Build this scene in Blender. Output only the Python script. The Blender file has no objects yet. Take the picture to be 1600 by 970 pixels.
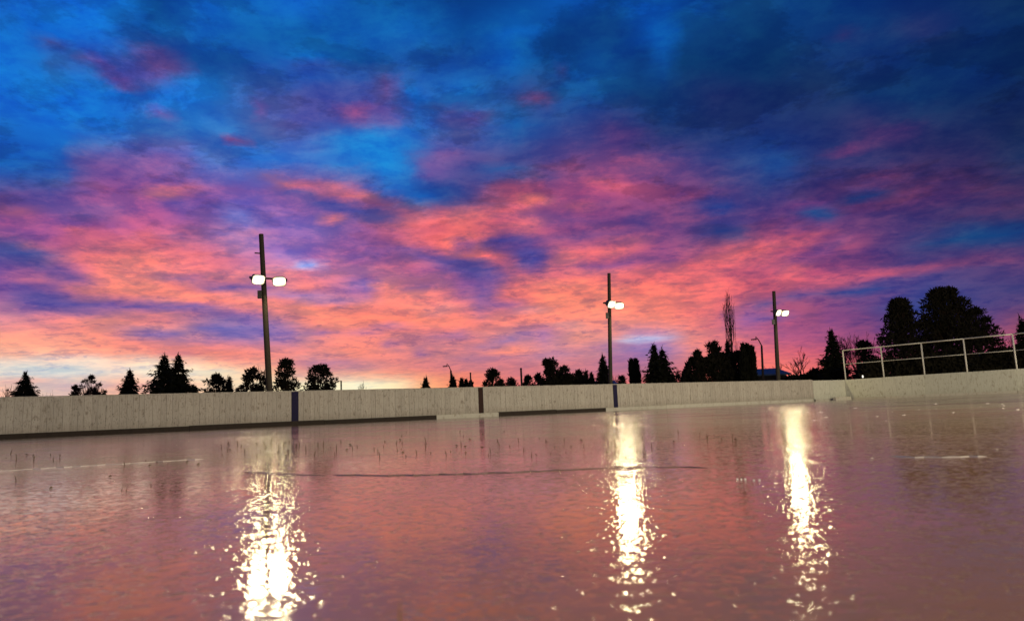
import bpy, math, random
import numpy as np
from mathutils import Vector, Matrix

sc = bpy.context.scene
COL = sc.collection

# ------------------------------------------------------------------ camera
W0, H0 = 1600.0, 970.0
FPX = 1600.0 * 26.0 / 36.0            # 26 mm phone lens
CAM_H = 0.138                         # the phone almost lies on the ice
PITCH = math.radians(7.79)
ROLL = math.radians(2.5)
fwd = Vector((0, math.cos(PITCH), math.sin(PITCH)))
r0 = Vector((1, 0, 0)); u0 = Vector((0, -math.sin(PITCH), math.cos(PITCH)))
rgt = r0 * math.cos(ROLL) - u0 * math.sin(ROLL)
upv = r0 * math.sin(ROLL) + u0 * math.cos(ROLL)
CAM = Vector((0, 0, CAM_H))

cd = bpy.data.cameras.new("camera")
cam = bpy.data.objects.new("camera", cd); COL.objects.link(cam)
cd.lens = 26.0; cd.sensor_width = 36.0; cd.sensor_fit = 'HORIZONTAL'
cd.clip_start = 0.01; cd.clip_end = 5000
m = Matrix(((rgt.x, upv.x, -fwd.x, 0), (rgt.y, upv.y, -fwd.y, 0), (rgt.z, upv.z, -fwd.z, CAM_H), (0, 0, 0, 1)))
cam.matrix_world = m
cd.dof.use_dof = True; cd.dof.focus_distance = 8.0; cd.dof.aperture_fstop = 7.6
sc.camera = cam

sc.render.engine = 'CYCLES'
sc.cycles.use_denoising = True
sc.cycles.max_bounces = 6
sc.cycles.sample_clamp_indirect = 6.0
sc.view_settings.view_transform = 'Standard'
sc.view_settings.look = 'None'
sc.view_settings.exposure = 0.0
sc.view_settings.gamma = 1.0

def ray(px, py):
    return rgt * ((px - W0 / 2) / FPX) + upv * ((H0 / 2 - py) / FPX) + fwd
def at(px, py, Y):                    # the point on that sight line at world depth Y
    d = ray(px, py); return CAM + d * (Y / d.y)
def ground(px, py, z=0.0):
    d = ray(px, py); return CAM + d * ((z - CAM_H) / d.z)
def horizon(px):
    return 643.0 - math.tan(ROLL) * (px - 800.0)
def project(d):                       # direction -> photo pixel
    d = Vector(d); zc = d.dot(fwd)
    return W0 / 2 + FPX * d.dot(rgt) / zc, H0 / 2 - FPX * d.dot(upv) / zc

def lin(c):
    c = np.asarray(c, float) / 255.0
    return np.where(c <= 0.04045, c / 12.92, ((c + 0.055) / 1.055) ** 2.4)

# ------------------------------------------------------------------ sky: dusk cloud deck
SKY_ROWS = {
0: [(0,14,95,190),(80,16,110,205),(160,14,118,215),(200,12,108,200),(240,8,88,162),(320,14,105,190),(400,12,100,185),(480,16,113,205),(560,10,92,165),(640,8,85,155),(720,6,72,135),(800,8,80,150),(880,12,95,175),(960,10,85,155),(1040,12,100,180),(1120,10,75,140),(1200,12,68,128),(1280,8,62,120),(1360,10,58,115),(1440,14,50,105),(1520,14,48,98),(1600,12,48,90)],
50: [(0,12,100,195),(80,10,108,205),(160,14,118,215),(200,14,100,185),(240,10,86,162),(320,14,100,180),(400,10,92,170),(480,8,86,158),(560,12,98,175),(640,14,100,180),(720,8,80,150),(800,10,92,170),(880,10,80,145),(960,12,78,145),(1020,12,105,195),(1050,12,98,180),(1080,10,72,136),(1120,10,70,132),(1200,8,62,120),(1280,14,58,115),(1360,14,55,112),(1440,24,48,102),(1520,12,48,100),(1600,10,48,95)],
100: [(0,12,118,212),(60,20,108,195),(80,40,98,178),(160,50,98,178),(240,88,85,160),(290,60,88,165),(320,16,92,168),(400,20,92,170),(480,14,108,195),(560,14,95,170),(640,24,90,165),(720,22,80,150),(800,12,98,180),(870,12,72,135),(930,14,90,165),(1000,10,72,140),(1045,12,92,172),(1080,8,66,124),(1200,8,58,112),(1280,18,55,112),(1360,18,50,108),(1440,10,48,100),(1520,10,52,105),(1600,10,48,95)],
150: [(0,14,112,205),(80,16,128,218),(160,16,122,210),(240,25,125,212),(320,24,128,218),(370,50,105,185),(400,60,90,165),(480,70,80,155),(560,70,85,160),(600,100,82,148),(640,40,100,180),(720,22,112,195),(800,35,78,145),(840,60,72,135),(880,20,90,160),(960,14,75,140),(1040,14,65,125),(1120,30,50,112),(1200,20,50,108),(1280,22,48,100),(1360,12,48,102),(1440,12,52,102),(1520,14,48,95),(1600,18,42,85)],
200: [(0,22,105,190),(80,18,118,208),(160,16,120,208),(240,40,115,200),(320,40,125,215),(400,70,110,190),(480,95,95,170),(550,80,90,165),(600,60,110,190),(640,30,110,195),(720,80,90,160),(800,20,90,165),(880,50,75,140),(960,65,60,120),(1040,25,55,110),(1120,30,55,112),(1200,28,52,110),(1280,30,50,105),(1360,50,46,100),(1440,30,45,95),(1520,28,42,90),(1600,22,40,82)],
250: [(0,16,105,185),(80,20,100,180),(105,40,95,170),(120,100,85,150),(160,105,85,155),(240,120,90,160),(290,110,95,170),(320,60,105,190),(400,40,120,205),(480,50,115,200),(560,20,130,210),(600,20,135,212),(640,60,95,165),(680,110,85,150),(720,90,85,150),(800,60,70,135),(880,100,72,130),(960,125,72,125),(1040,100,72,130),(1120,50,68,128),(1200,30,75,140),(1280,40,55,112),(1360,45,50,105),(1440,50,45,95),(1520,50,45,92),(1600,30,48,92)],
300: [(0,95,75,142),(80,88,80,150),(160,150,85,145),(240,175,95,150),(320,150,95,160),(400,140,95,165),(480,180,100,145),(560,160,95,148),(600,50,108,188),(640,30,112,188),(680,40,72,142),(720,90,70,130),(800,170,85,122),(880,190,85,125),(960,170,80,125),(1040,120,65,120),(1120,100,65,122),(1200,55,65,125),(1280,75,55,115),(1360,100,55,105),(1440,85,50,100),(1520,80,48,95),(1600,70,48,92)],
350: [(0,170,85,140),(80,155,85,148),(160,165,85,145),(240,170,88,148),(320,130,90,160),(380,140,125,200),(440,140,105,180),(480,130,100,175),(520,110,90,160),(560,145,90,150),(600,190,100,128),(640,235,115,118),(680,235,110,115),(720,240,120,112),(760,230,110,115),(800,220,105,118),(850,160,82,128),(880,140,75,130),(960,110,65,125),(1040,115,68,125),(1120,60,65,130),(1160,90,65,125),(1200,110,62,118),(1280,90,58,118),(1360,85,55,110),(1440,70,55,110),(1520,35,60,115),(1600,34,55,105)],
400: [(0,95,85,150),(60,120,80,150),(80,190,100,140),(140,245,128,125),(240,250,135,125),(320,235,125,135),(400,190,125,170),(440,160,125,195),(480,165,115,180),(520,190,110,160),(560,160,98,158),(600,150,90,150),(640,200,105,130),(700,240,115,112),(760,240,112,112),(800,190,92,125),(830,130,80,145),(880,225,112,120),(960,205,100,120),(1040,150,80,130),(1100,190,95,120),(1160,225,105,115),(1200,205,95,115),(1280,140,75,125),(1360,105,62,118),(1440,75,64,120),(1520,85,60,112),(1600,85,58,110)],
425: [(0,150,90,152),(40,225,118,128),(80,200,108,140),(120,190,105,145),(160,250,135,125),(240,250,138,130),(320,235,128,135),(400,215,130,150),(440,240,140,145),(480,220,125,150),(540,200,118,150),(600,205,115,145),(660,180,100,145),(720,140,85,145),(760,170,90,130),(800,215,105,120),(850,210,105,125),(900,250,128,120),(960,225,112,122),(1000,230,112,118),(1100,235,112,115),(1200,190,88,118),(1280,180,82,118),(1360,150,75,120),(1440,85,70,128),(1520,80,65,120),(1600,80,60,115)],
450: [(0,150,90,152),(40,130,88,155),(80,225,120,130),(160,250,140,125),(240,245,138,130),(320,235,130,135),(400,200,130,160),(480,245,135,130),(540,190,122,172),(570,165,118,185),(600,240,135,135),(680,230,125,135),(720,150,92,148),(760,150,92,148),(800,230,115,120),(860,255,135,120),(960,255,130,118),(1040,245,120,118),(1120,230,110,120),(1200,190,85,115),(1240,205,92,115),(1280,170,80,120),(1360,110,72,130),(1440,70,72,135),(1520,75,68,125),(1600,70,65,120)],
475: [(0,190,120,165),(60,150,98,158),(120,180,105,150),(240,250,140,132),(320,250,138,130),(400,250,138,128),(480,250,138,128),(560,250,138,130),(640,248,138,132),(720,235,128,135),(780,230,122,130),(860,255,138,122),(960,255,138,122),(1040,250,128,120),(1120,235,115,122),(1200,175,88,130),(1280,140,76,125),(1360,110,72,130),(1440,62,70,135),(1520,72,68,128),(1600,90,66,118)],
500: [(0,215,135,160),(80,240,140,150),(160,250,145,135),(240,245,140,140),(320,200,125,155),(400,170,118,170),(480,245,140,130),(560,250,135,122),(640,250,135,122),(720,250,135,125),(800,245,135,130),(880,250,140,130),(960,250,145,135),(1040,250,135,125),(1120,225,115,130),(1160,145,92,155),(1200,165,88,140),(1240,175,85,132),(1280,140,75,130),(1360,120,70,125),(1440,60,70,135),(1520,90,68,125),(1600,140,75,115)],
525: [(0,252,160,145),(80,250,155,145),(160,250,145,135),(240,225,132,148),(280,190,122,158),(400,150,112,172),(460,170,120,165),(520,240,140,140),(600,240,135,135),(680,215,125,145),(740,225,130,140),(800,215,135,152),(850,175,122,170),(900,245,150,140),(960,230,145,150),(1000,175,140,185),(1040,200,150,185),(1080,240,140,140),(1160,220,115,135),(1220,175,90,140),(1280,160,82,135),(1360,140,72,125),(1440,75,68,130),(1520,120,70,120),(1600,175,85,115)],
550: [(0,250,175,155),(80,250,168,152),(160,250,152,140),(240,252,140,130),(320,250,135,125),(400,240,140,140),(480,235,140,145),(560,248,140,130),(640,225,132,140),(700,210,128,142),(740,205,125,145),(800,245,140,130),(860,215,140,155),(920,220,140,150),(960,200,135,160),(1000,160,118,168),(1040,180,125,165),(1080,245,140,135),(1160,235,120,130),(1240,215,100,125),(1280,195,92,125),(1360,165,78,120),(1440,150,75,118),(1600,185,85,112)],
565: [(0,246,225,205),(100,250,225,200),(180,252,205,180),(240,254,225,195),(300,252,195,170),(360,250,160,145),(420,235,145,140),(480,205,130,148),(560,225,138,140),(640,225,132,138),(720,225,130,135),(800,215,125,138),(900,210,128,145),(960,185,118,152),(1040,180,118,155),(1100,238,128,130),(1180,240,122,122),(1260,225,108,120),(1340,200,95,115),(1600,185,85,110)],
580: [(0,215,222,212),(60,212,222,218),(120,225,232,222),(180,240,225,205),(240,255,245,215),(300,255,242,208),(360,253,232,192),(420,245,185,158),(480,210,140,148),(560,230,150,140),(640,235,140,130),(720,235,132,125),(800,205,120,138),(900,200,122,142),(960,175,112,150),(1040,185,115,145),(1100,240,125,122),(1180,248,126,118),(1260,238,115,116),(1340,215,100,112),(1600,180,84,108)],
600: [(0,248,195,172),(60,230,200,182),(130,222,185,178),(200,240,178,165),(260,250,205,175),(340,252,215,178),(420,255,238,192),(500,255,246,202),(560,255,248,208),(620,255,238,188),(660,252,180,140),(720,250,138,112),(800,230,125,125),(900,225,120,125),(1000,230,120,120),(1100,245,125,115),(1200,250,130,115),(1300,240,115,110),(1400,220,100,105),(1600,170,80,105)],
}
# wisps and dark bars lying in the deck: centre, half lengths, tilt, colour, weight
STREAKS = [
(40,397,60,17,12,70,85,150,.8),(30,426,52,7,4,112,78,150,.7),(105,433,42,11,12,118,85,150,.8),(75,447,35,7,3,122,85,150,.7),
(60,462,62,13,12,92,80,152,.85),(110,475,70,12,6,88,80,155,.85),(210,478,80,8,4,108,84,155,.8),(320,484,90,8,8,112,92,162,.8),
(310,440,60,6,9,125,95,155,.7),(360,447,60,6,5,125,98,165,.6),(350,514,60,13,2,115,108,178,.85),(260,521,70,9,3,128,108,172,.75),(250,508,30,4,3,140,110,172,.6),
(270,515,50,5,8,245,150,140,.7),(310,556,60,3,5,205,120,140,.6),(480,462,80,9,5,150,122,188,.7),(420,520,45,10,3,135,112,175,.7),
(675,405,95,11,14,118,84,150,.85),(745,424,42,15,10,88,80,150,.85),(755,458,20,32,4,125,92,158,.65),(785,477,36,6,-3,118,85,150,.7),
(725,384,15,9,0,108,76,146,.85),(792,378,42,12,-4,84,75,145,.85),(826,405,26,19,0,92,85,156,.85),
(490,312,52,7,12,72,85,158,.8),(560,333,66,13,13,84,84,156,.8),(455,290,42,6,15,228,122,128,.85),(500,300,60,7,15,215,110,132,.7),(560,308,48,9,14,235,124,122,.85),
(600,325,50,8,14,190,98,138,.6),(265,301,42,11,3,222,118,126,.85),(425,372,44,4,5,252,140,130,.9),(525,347,22,4,12,240,126,126,.8),
(116,359,20,5,2,222,112,124,.8),(225,376,13,6,0,228,115,120,.8),(255,385,36,5,6,222,112,124,.6),(62,390,25,5,8,224,115,126,.8),(140,340,45,10,10,95,80,152,.6),
(160,330,40,8,5,92,82,152,.5),(20,328,42,10,15,210,100,122,.55),(230,350,70,7,8,200,100,135,.5),(300,330,50,8,15,118,95,168,.6),
(482,415,26,6,10,165,190,248,.85),(375,338,26,9,22,142,150,225,.7),(340,190,28,8,25,55,150,235,.6),(362,203,20,6,10,60,155,235,.5),(300,135,40,22,15,24,132,222,.5),
(225,112,46,20,3,100,88,162,.7),(178,115,42,9,32,128,82,152,.7),(205,134,22,9,15,132,86,152,.75),(255,92,36,12,14,118,78,142,.65),(92,68,28,6,6,72,76,142,.75),
(185,78,8,6,60,30,125,215,.5),(265,180,24,9,26,105,100,186,.8),(372,220,15,7,0,175,85,142,.7),(210,35,18,16,0,12,80,158,.6),(320,235,50,6,10,110,105,185,.5),
(556,178,30,12,3,150,80,136,.85),(605,180,30,11,4,122,86,152,.75),(480,195,42,15,0,82,82,158,.7),(405,172,12,13,0,125,92,168,.6),(600,128,26,6,15,112,80,146,.65),(480,112,60,7,0,60,84,158,.6),
(640,150,26,10,40,12,120,208,.6),(580,225,70,22,10,18,132,212,.65),(610,265,40,14,10,22,138,214,.6),(690,182,24,8,3,118,80,146,.7),(735,186,26,7,3,112,78,146,.6),(672,177,12,4,0,40,70,135,.6),
(668,262,30,20,20,112,90,156,.75),(700,245,26,9,0,125,88,150,.6),(790,270,70,11,-3,30,80,152,.75),(690,303,42,17,5,36,74,146,.75),(655,308,26,10,0,24,122,195,.6),
(760,232,40,10,0,70,90,160,.5),(835,158,26,8,2,105,72,128,.75),(872,115,10,8,-30,85,72,130,.7),(930,50,60,16,-3,12,78,148,.5),(1010,95,22,14,0,10,72,140,.7),(868,85,26,20,0,10,70,136,.6),
(1040,60,26,26,0,12,108,198,.6),(820,50,40,9,0,14,108,195,.5),(960,210,40,7,-3,85,60,118,.6),
(1085,340,60,9,-2,150,78,122,.5),(1150,398,130,9,-12,228,106,112,.75),(1248,380,42,7,-10,205,92,112,.75),(1335,381,34,7,-10,165,80,116,.7),(1290,392,60,6,-25,150,85,135,.6),
(1420,424,140,6,-9,180,84,118,.75),(1310,438,90,8,-8,210,96,118,.65),(1510,410,90,6,-5,120,68,112,.6),(1240,425,30,10,-20,220,105,115,.6),
(1380,215,60,11,-14,92,55,106,.65),(1315,236,30,8,-10,112,55,108,.6),(1360,284,52,10,-12,112,60,106,.65),(1430,305,55,20,0,108,58,104,.55),(1265,318,38,5,-10,118,58,118,.65),
(1280,338,28,10,0,20,72,134,.85),(1350,306,38,8,-6,24,66,126,.75),(1220,262,24,14,0,25,75,142,.6),(1120,325,30,10,0,35,75,145,.6),(1135,365,30,9,0,32,70,138,.6),
(1540,372,95,13,-6,20,68,124,.85),(1560,332,90,12,-4,86,52,98,.6),(1330,52,26,8,5,58,48,104,.6),(1440,45,46,14,-10,42,50,104,.5),(1480,100,60,16,-6,12,52,102,.4),
(1345,452,58,8,-11,55,76,142,.85),(1255,460,36,7,-8,80,86,152,.7),(1192,474,26,5,-3,78,86,152,.75),(1280,468,36,7,5,160,84,130,.6),(1200,495,40,6,0,95,88,160,.5),(1430,480,60,9,-4,58,72,138,.6),
(1060,306,34,6,-2,180,86,120,.65),(940,288,40,9,8,206,98,120,.75),(905,325,30,7,-4,206,100,116,.7),(828,316,26,7,0,242,126,122,.85),(826,357,24,6,-3,246,126,118,.85),
(955,318,50,9,0,126,76,132,.55),(860,344,60,7,0,126,78,136,.6),(900,373,80,7,-4,108,72,134,.65),(975,312,26,6,-10,180,88,122,.5),(960,356,40,5,4,165,84,124,.5),(1000,255,55,8,5,160,80,122,.55),(880,262,60,8,-5,150,78,124,.5),
(882,408,26,11,-22,246,128,126,.7),(950,388,60,8,-10,228,112,118,.75),(950,412,70,8,-8,118,76,142,.65),(1000,345,20,6,0,60,65,132,.5),
(792,531,46,6,-15,148,116,168,.75),(752,562,62,6,-3,178,120,152,.6),(615,541,13,4,3,138,100,168,.8),(660,551,12,5,0,150,106,158,.8),(600,513,36,4,-4,158,110,166,.75),(570,522,30,3,0,165,112,166,.6),
(505,522,20,4,0,172,116,166,.7),(700,528,34,4,-6,172,116,160,.6),(722,520,10,4,0,140,100,165,.6),(810,478,20,4,0,130,95,165,.7),(565,435,20,7,0,125,95,165,.7),(660,448,30,6,-2,170,110,160,.5),(690,482,24,4,-6,255,170,165,.6),(845,484,26,4,0,252,165,160,.6),
(1010,529,44,4,-6,185,192,228,.75),(985,533,22,3,-5,205,205,225,.6),(1015,546,60,10,0,146,118,176,.6),(895,512,30,5,0,236,170,165,.6),(860,556,50,8,-4,180,130,165,.5),(985,560,40,8,0,165,112,160,.5),(930,540,30,3,0,165,115,170,.5),
(530,570,60,6,2,170,122,160,.6),(700,575,60,4,0,195,122,148,.5),(500,562,40,3,0,225,165,165,.5),
(60,575,70,3,-3,182,198,205,.6),(110,585,90,3,-2,190,200,205,.5),(40,596,50,4,0,235,170,160,.6),(170,567,50,4,4,254,240,215,.6),(230,600,60,4,0,238,170,162,.5),(120,602,60,4,0,205,178,185,.5),
]
def sky_canvas():
    ys = sorted(SKY_ROWS)
    xs = np.arange(-200, 1801, 4.0)
    rows = []
    for y in ys:
        a = np.array(SKY_ROWS[y], float)
        rows.append(np.stack([np.interp(xs, a[:, 0], a[:, k]) for k in (1, 2, 3)], 1))
    rows = np.array(rows)
    for k_, y in enumerate(ys):
        if y >= 450:                                  # the lit bases stay coral down to the trees
            pk = (rows[k_][:, 0] > rows[k_][:, 2] * 1.08) & (rows[k_][:, 1] < 190)
            rows[k_][pk] *= np.array([1.02, 1.02, .95])
    rows = np.clip(rows, 0, 255)
    yy = np.arange(-60, 721, 3.0)
    img = np.empty((len(yy), len(xs), 3))
    for k in range(3):
        for i in range(len(xs)):
            img[:, i, k] = np.interp(yy, ys, rows[:, i, k])
    X, Y = np.meshgrid(xs, yy)
    for cx, cy, rx, ry, an, r, g, b, al in STREAKS:
        a = math.radians(an)
        dx, dy = X - cx, Y - cy
        p = (dx * math.cos(a) + dy * math.sin(a)) / rx
        q = (-dx * math.sin(a) + dy * math.cos(a)) / ry
        w = min(.97, al * 1.2) * np.exp(-((p * p + q * q) ** 1.4) * 0.8)
        img += (np.array([r, g, b]) - img) * w[..., None]
    return xs, yy, lin(img)
CX, CY, CIMG = sky_canvas()
def sky_at(az, el):
    d = (math.sin(az) * math.cos(el), math.cos(az) * math.cos(el), math.sin(el))
    px, py = project(d)
    i = min(max((px - CX[0]) / 4.0, 0), len(CX) - 1.001); j = min(max((py - CY[0]) / 3.0, 0), len(CY) - 1.001)
    i0, j0 = int(i), int(j); fi, fj = i - i0, j - j0
    A = CIMG[j0, i0] * (1 - fi) + CIMG[j0, i0 + 1] * fi
    B = CIMG[j0 + 1, i0] * (1 - fi) + CIMG[j0 + 1, i0 + 1] * fi
    return A * (1 - fj) + B * fj

SUN_EL, SUN_AZ = math.radians(0.6), math.radians(-26.0)      # just at the horizon, left of the view
wd = bpy.data.worlds.new("World"); sc.world = wd; wd.use_nodes = True
nt = wd.node_tree; nt.nodes.clear()
def N(tree, t, **kw):
    n = tree.nodes.new(t)
    for k, v in kw.items(): setattr(n, k, v)
    return n
def math_n(tree, op, a, b=None, c=None, clamp=False):
    n = N(tree, 'ShaderNodeMath', operation=op, use_clamp=clamp)
    for i, v in enumerate((a, b, c)):
        if v is None: continue
        if isinstance(v, (int, float)): n.inputs[i].default_value = v
        else: tree.links.new(v, n.inputs[i])
    return n.outputs[0]
def mix_c(tree, f, a, b, blend='MIX'):
    n = N(tree, 'ShaderNodeMix', data_type='RGBA', blend_type=blend)
    for s, v in ((n.inputs[0], f), (n.inputs[6], a), (n.inputs[7], b)):
        if isinstance(v, (int, float)): s.default_value = v
        elif isinstance(v, (tuple, list)): s.default_value = (*v[:3], 1)
        else: tree.links.new(v, s)
    return n.outputs[2]

def build_world():
    M = lambda *a, **k: math_n(nt, *a, **k)
    tc = N(nt, 'ShaderNodeTexCoord')
    sep = N(nt, 'ShaderNodeSeparateXYZ'); nt.links.new(tc.outputs['Generated'], sep.inputs[0])
    x, y, z = sep.outputs
    az = M('ARCTAN2', x, y); el = M('ARCSINE', z)
    # the deck seen in perspective: features flatten towards the horizon
    zz = M('ADD', M('MAXIMUM', z, 0.0), 0.14)
    comb = N(nt, 'ShaderNodeCombineXYZ')
    nt.links.new(M('DIVIDE', x, zz), comb.inputs[0]); nt.links.new(M('DIVIDE', y, zz), comb.inputs[1])
    def noise(scale, detail, rough, seed, dist=0.0, src=comb.outputs[0]):
        mp = N(nt, 'ShaderNodeVectorMath', operation='ADD'); nt.links.new(src, mp.inputs[0]); mp.inputs[1].default_value = (seed * 3.7, seed * 1.3, seed)
        n = N(nt, 'ShaderNodeTexNoise'); nt.links.new(mp.outputs[0], n.inputs['Vector'])
        n.inputs['Scale'].default_value = scale; n.inputs['Detail'].default_value = detail
        n.inputs['Roughness'].default_value = rough; n.inputs['Distortion'].default_value = dist
        return n
    w1 = noise(1.6, 7, 0.62, 1.0); w2 = noise(1.6, 7, 0.62, 9.0); w3 = noise(8.0, 7, .66, 4.0); w4 = noise(8.0, 7, .66, 14.0)
    amp = M('MINIMUM', M('ADD', M('MULTIPLY', el, 0.065), 0.004), 0.040)
    azw = M('ADD', az, M('MULTIPLY', M('SUBTRACT', w1.outputs['Fac'], 0.5), M('MULTIPLY', amp, 2.0)))
    azw = M('ADD', azw, M('MULTIPLY', M('SUBTRACT', w3.outputs['Fac'], 0.5), M('MULTIPLY', amp, 1.5)))
    elw = M('ADD', el, M('MULTIPLY', M('SUBTRACT', w2.outputs['Fac'], 0.5), M('MULTIPLY', amp, 1.1)))
    elw = M('ADD', elw, M('MULTIPLY', M('SUBTRACT', w4.outputs['Fac'], 0.5), M('MULTIPLY', amp, 1.0)))
    # cloud deck table: rows of elevation, columns of azimuth
    AZ = math.radians(40); NR = 66; NC = 26; NS = 4
    EL0, EL1, PW = math.radians(-1.0), math.radians(32.5), 0.72
    t = M('POWER', M('DIVIDE', M('SUBTRACT', elw, EL0), EL1 - EL0, clamp=True), PW)
    v = M('MULTIPLY', t, NR - 1)
    u = M('MULTIPLY', M('DIVIDE', M('ADD', azw, AZ), 2 * AZ, clamp=True), float(NS))
    fr = [M('SUBTRACT', u, float(k), clamp=True) for k in range(NS)]
    sel = [M('GREATER_THAN', u, float(k)) for k in range(1, NS)]
    col = None
    for j in range(NR):
        e = EL0 + (EL1 - EL0) * (j / (NR - 1)) ** (1 / PW)
        gt = bpy.data.node_groups.new('sky_row', 'ShaderNodeTree')      # a small tree each: quick to build
        for k in range(2 * NS - 1): gt.interface.new_socket('f%d' % k, in_out='INPUT', socket_type='NodeSocketFloat')
        gt.interface.new_socket('colour', in_out='OUTPUT', socket_type='NodeSocketColor')
        gi = N(gt, 'NodeGroupInput'); go_ = N(gt, 'NodeGroupOutput'); outs = None
        for h in range(NS):
            rp = N(gt, 'ShaderNodeValToRGB')
            els = rp.color_ramp.elements
            for i in range(NC):
                q = i / (NC - 1); az_ = -AZ + (2 * AZ / NS) * (q + h)
                c = (*sky_at(az_, e), 1)
                if i == 0: els[0].position = 0; els[0].color = c
                elif i == NC - 1: els[-1].position = 1; els[-1].color = c
                else:
                    ne = els.new(q); ne.color = c
            gt.links.new(gi.outputs[h], rp.inputs[0])
            outs = rp.outputs[0] if outs is None else mix_c(gt, gi.outputs[NS + h - 1], outs, rp.outputs[0])
        gt.links.new(outs, go_.inputs[0])
        gn = N(nt, 'ShaderNodeGroup'); gn.node_tree = gt
        for k, o_ in enumerate(fr + sel): nt.links.new(o_, gn.inputs[k])
        rowc = gn.outputs[0]
        col = rowc if col is None else mix_c(nt, M('SUBTRACT', v, j - 1.0, clamp=True), col, rowc)
    # fine cloud relief: lit wisps and cool hollows
    n1 = noise(3.6, 10, 0.70, 2.0, .25); n2 = noise(11.0, 7, .66, 6.0, .3)
    det = M('ADD', M('MULTIPLY', n1.outputs['Fac'], .6), M('MULTIPLY', n2.outputs['Fac'], .4))
    mr = N(nt, 'ShaderNodeMapRange', interpolation_type='SMOOTHSTEP'); nt.links.new(det, mr.inputs[0]); mr.inputs[1].default_value = .42; mr.inputs[2].default_value = .585
    tint = mix_c(nt, mr.outputs[0], (.62, .78, .96), (1.24, 1.12, 1.05))
    lowk = N(nt, 'ShaderNodeMapRange'); nt.links.new(el, lowk.inputs[0]); lowk.inputs[1].default_value = .03; lowk.inputs[2].default_value = .20; lowk.inputs[3].default_value = .30
    col = mix_c(nt, lowk.outputs[0], col, tint, 'MULTIPLY')
    # mackerel ripples across the lower deck
    hi = N(nt, 'ShaderNodeMapRange', interpolation_type='SMOOTHSTEP'); nt.links.new(el, hi.inputs[0]); hi.inputs[1].default_value = .10; hi.inputs[2].default_value = .34; hi.inputs[4].default_value = .75
    n4 = noise(7.5, 7, .66, 33.0, .35)
    rk = N(nt, 'ShaderNodeMapRange', interpolation_type='SMOOTHSTEP'); nt.links.new(n4.outputs['Fac'], rk.inputs[0]); rk.inputs[1].default_value = .54; rk.inputs[2].default_value = .62
    rb = N(nt, 'ShaderNodeMapRange', interpolation_type='SMOOTHSTEP'); nt.links.new(el, rb.inputs[0]); rb.inputs[1].default_value = .03; rb.inputs[2].default_value = .10; rb.inputs[4].default_value = .62
    col = mix_c(nt, M('MULTIPLY', M('MULTIPLY', rk.outputs[0], rb.outputs[0]), M('SUBTRACT', 1.0, M('MULTIPLY', hi.outputs[0], 1.333))), col, mix_c(nt, 1.0, col, (.52, .62, .92), 'MULTIPLY'))
    # relief of the cloud bases, lit from the glow on the horizon
    ea = noise(2.7, 10, .60, 51.0, .2)
    sh = N(nt, 'ShaderNodeVectorMath', operation='ADD'); nt.links.new(comb.outputs[0], sh.inputs[0]); sh.inputs[1].default_value = (-.055, .085, 0)
    eb = noise(2.7, 10, .60, 51.0, .2, sh.outputs[0])
    em_ = M('ADD', M('MULTIPLY', M('SUBTRACT', ea.outputs['Fac'], eb.outputs['Fac']), 3.0), .5, clamp=True)
    eh = N(nt, 'ShaderNodeMapRange', interpolation_type='SMOOTHSTEP'); nt.links.new(el, eh.inputs[0]); eh.inputs[1].default_value = .03; eh.inputs[2].default_value = .22; eh.inputs[3].default_value = .18; eh.inputs[4].default_value = .85
    col = mix_c(nt, eh.outputs[0], col, mix_c(nt, em_, (.60, .62, .92), (1.34, 1.24, 1.10)), 'MULTIPLY')
    # broken dark rags of higher cloud
    n3 = noise(2.3, 9, 0.68, 21.0, .2)
    mk = N(nt, 'ShaderNodeMapRange', interpolation_type='SMOOTHSTEP'); nt.links.new(n3.outputs['Fac'], mk.inputs[0]); mk.inputs[1].default_value = .505; mk.inputs[2].default_value = .575
    col = mix_c(nt, M('MULTIPLY', mk.outputs[0], hi.outputs[0]), col, mix_c(nt, 1.0, col, (.62, .62, .66), 'MULTIPLY'))
    # the rest of the dome: the same dusk deck, plain
    rp = N(nt, 'ShaderNodeValToRGB'); nt.links.new(M('DIVIDE', M('ADD', el, 0.2), 1.77, clamp=True), rp.inputs[0])
    els = rp.color_ramp.elements
    els[0].position = .1; els[0].color = (*lin((120, 70, 112)), 1)
    els[1].position = .75; els[1].color = (*lin((12, 62, 122)), 1)
    ne = els.new(.25); ne.color = (*lin((62, 58, 112)), 1)
    rest = mix_c(nt, 1.0, rp.outputs[0], mix_c(nt, mr.outputs[0], (.7, .75, .9), (1.3, 1.15, 1.05)), 'MULTIPLY')
    mz = N(nt, 'ShaderNodeMapRange', interpolation_type='SMOOTHSTEP'); nt.links.new(M('ABSOLUTE', az), mz.inputs[0])
    mz.inputs[1].default_value = math.radians(37); mz.inputs[2].default_value = math.radians(75)
    me = N(nt, 'ShaderNodeMapRange', interpolation_type='SMOOTHSTEP'); nt.links.new(el, me.inputs[0])
    me.inputs[1].default_value = math.radians(32); me.inputs[2].default_value = math.radians(55)
    col = mix_c(nt, M('MAXIMUM', mz.outputs[0], me.outputs[0]), col, rest)
    bg = N(nt, 'ShaderNodeBackground'); nt.links.new(col, bg.inputs[0]); bg.inputs[1].default_value = 1.0
    # thin clear-air dusk glow behind the deck
    sk = N(nt, 'ShaderNodeTexSky'); sk.sky_type = 'NISHITA'; sk.sun_disc = False
    sk.sun_elevation = SUN_EL; sk.sun_rotation = SUN_AZ
    b2 = N(nt, 'ShaderNodeBackground'); nt.links.new(sk.outputs[0], b2.inputs[0]); b2.inputs[1].default_value = 0.003
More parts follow.
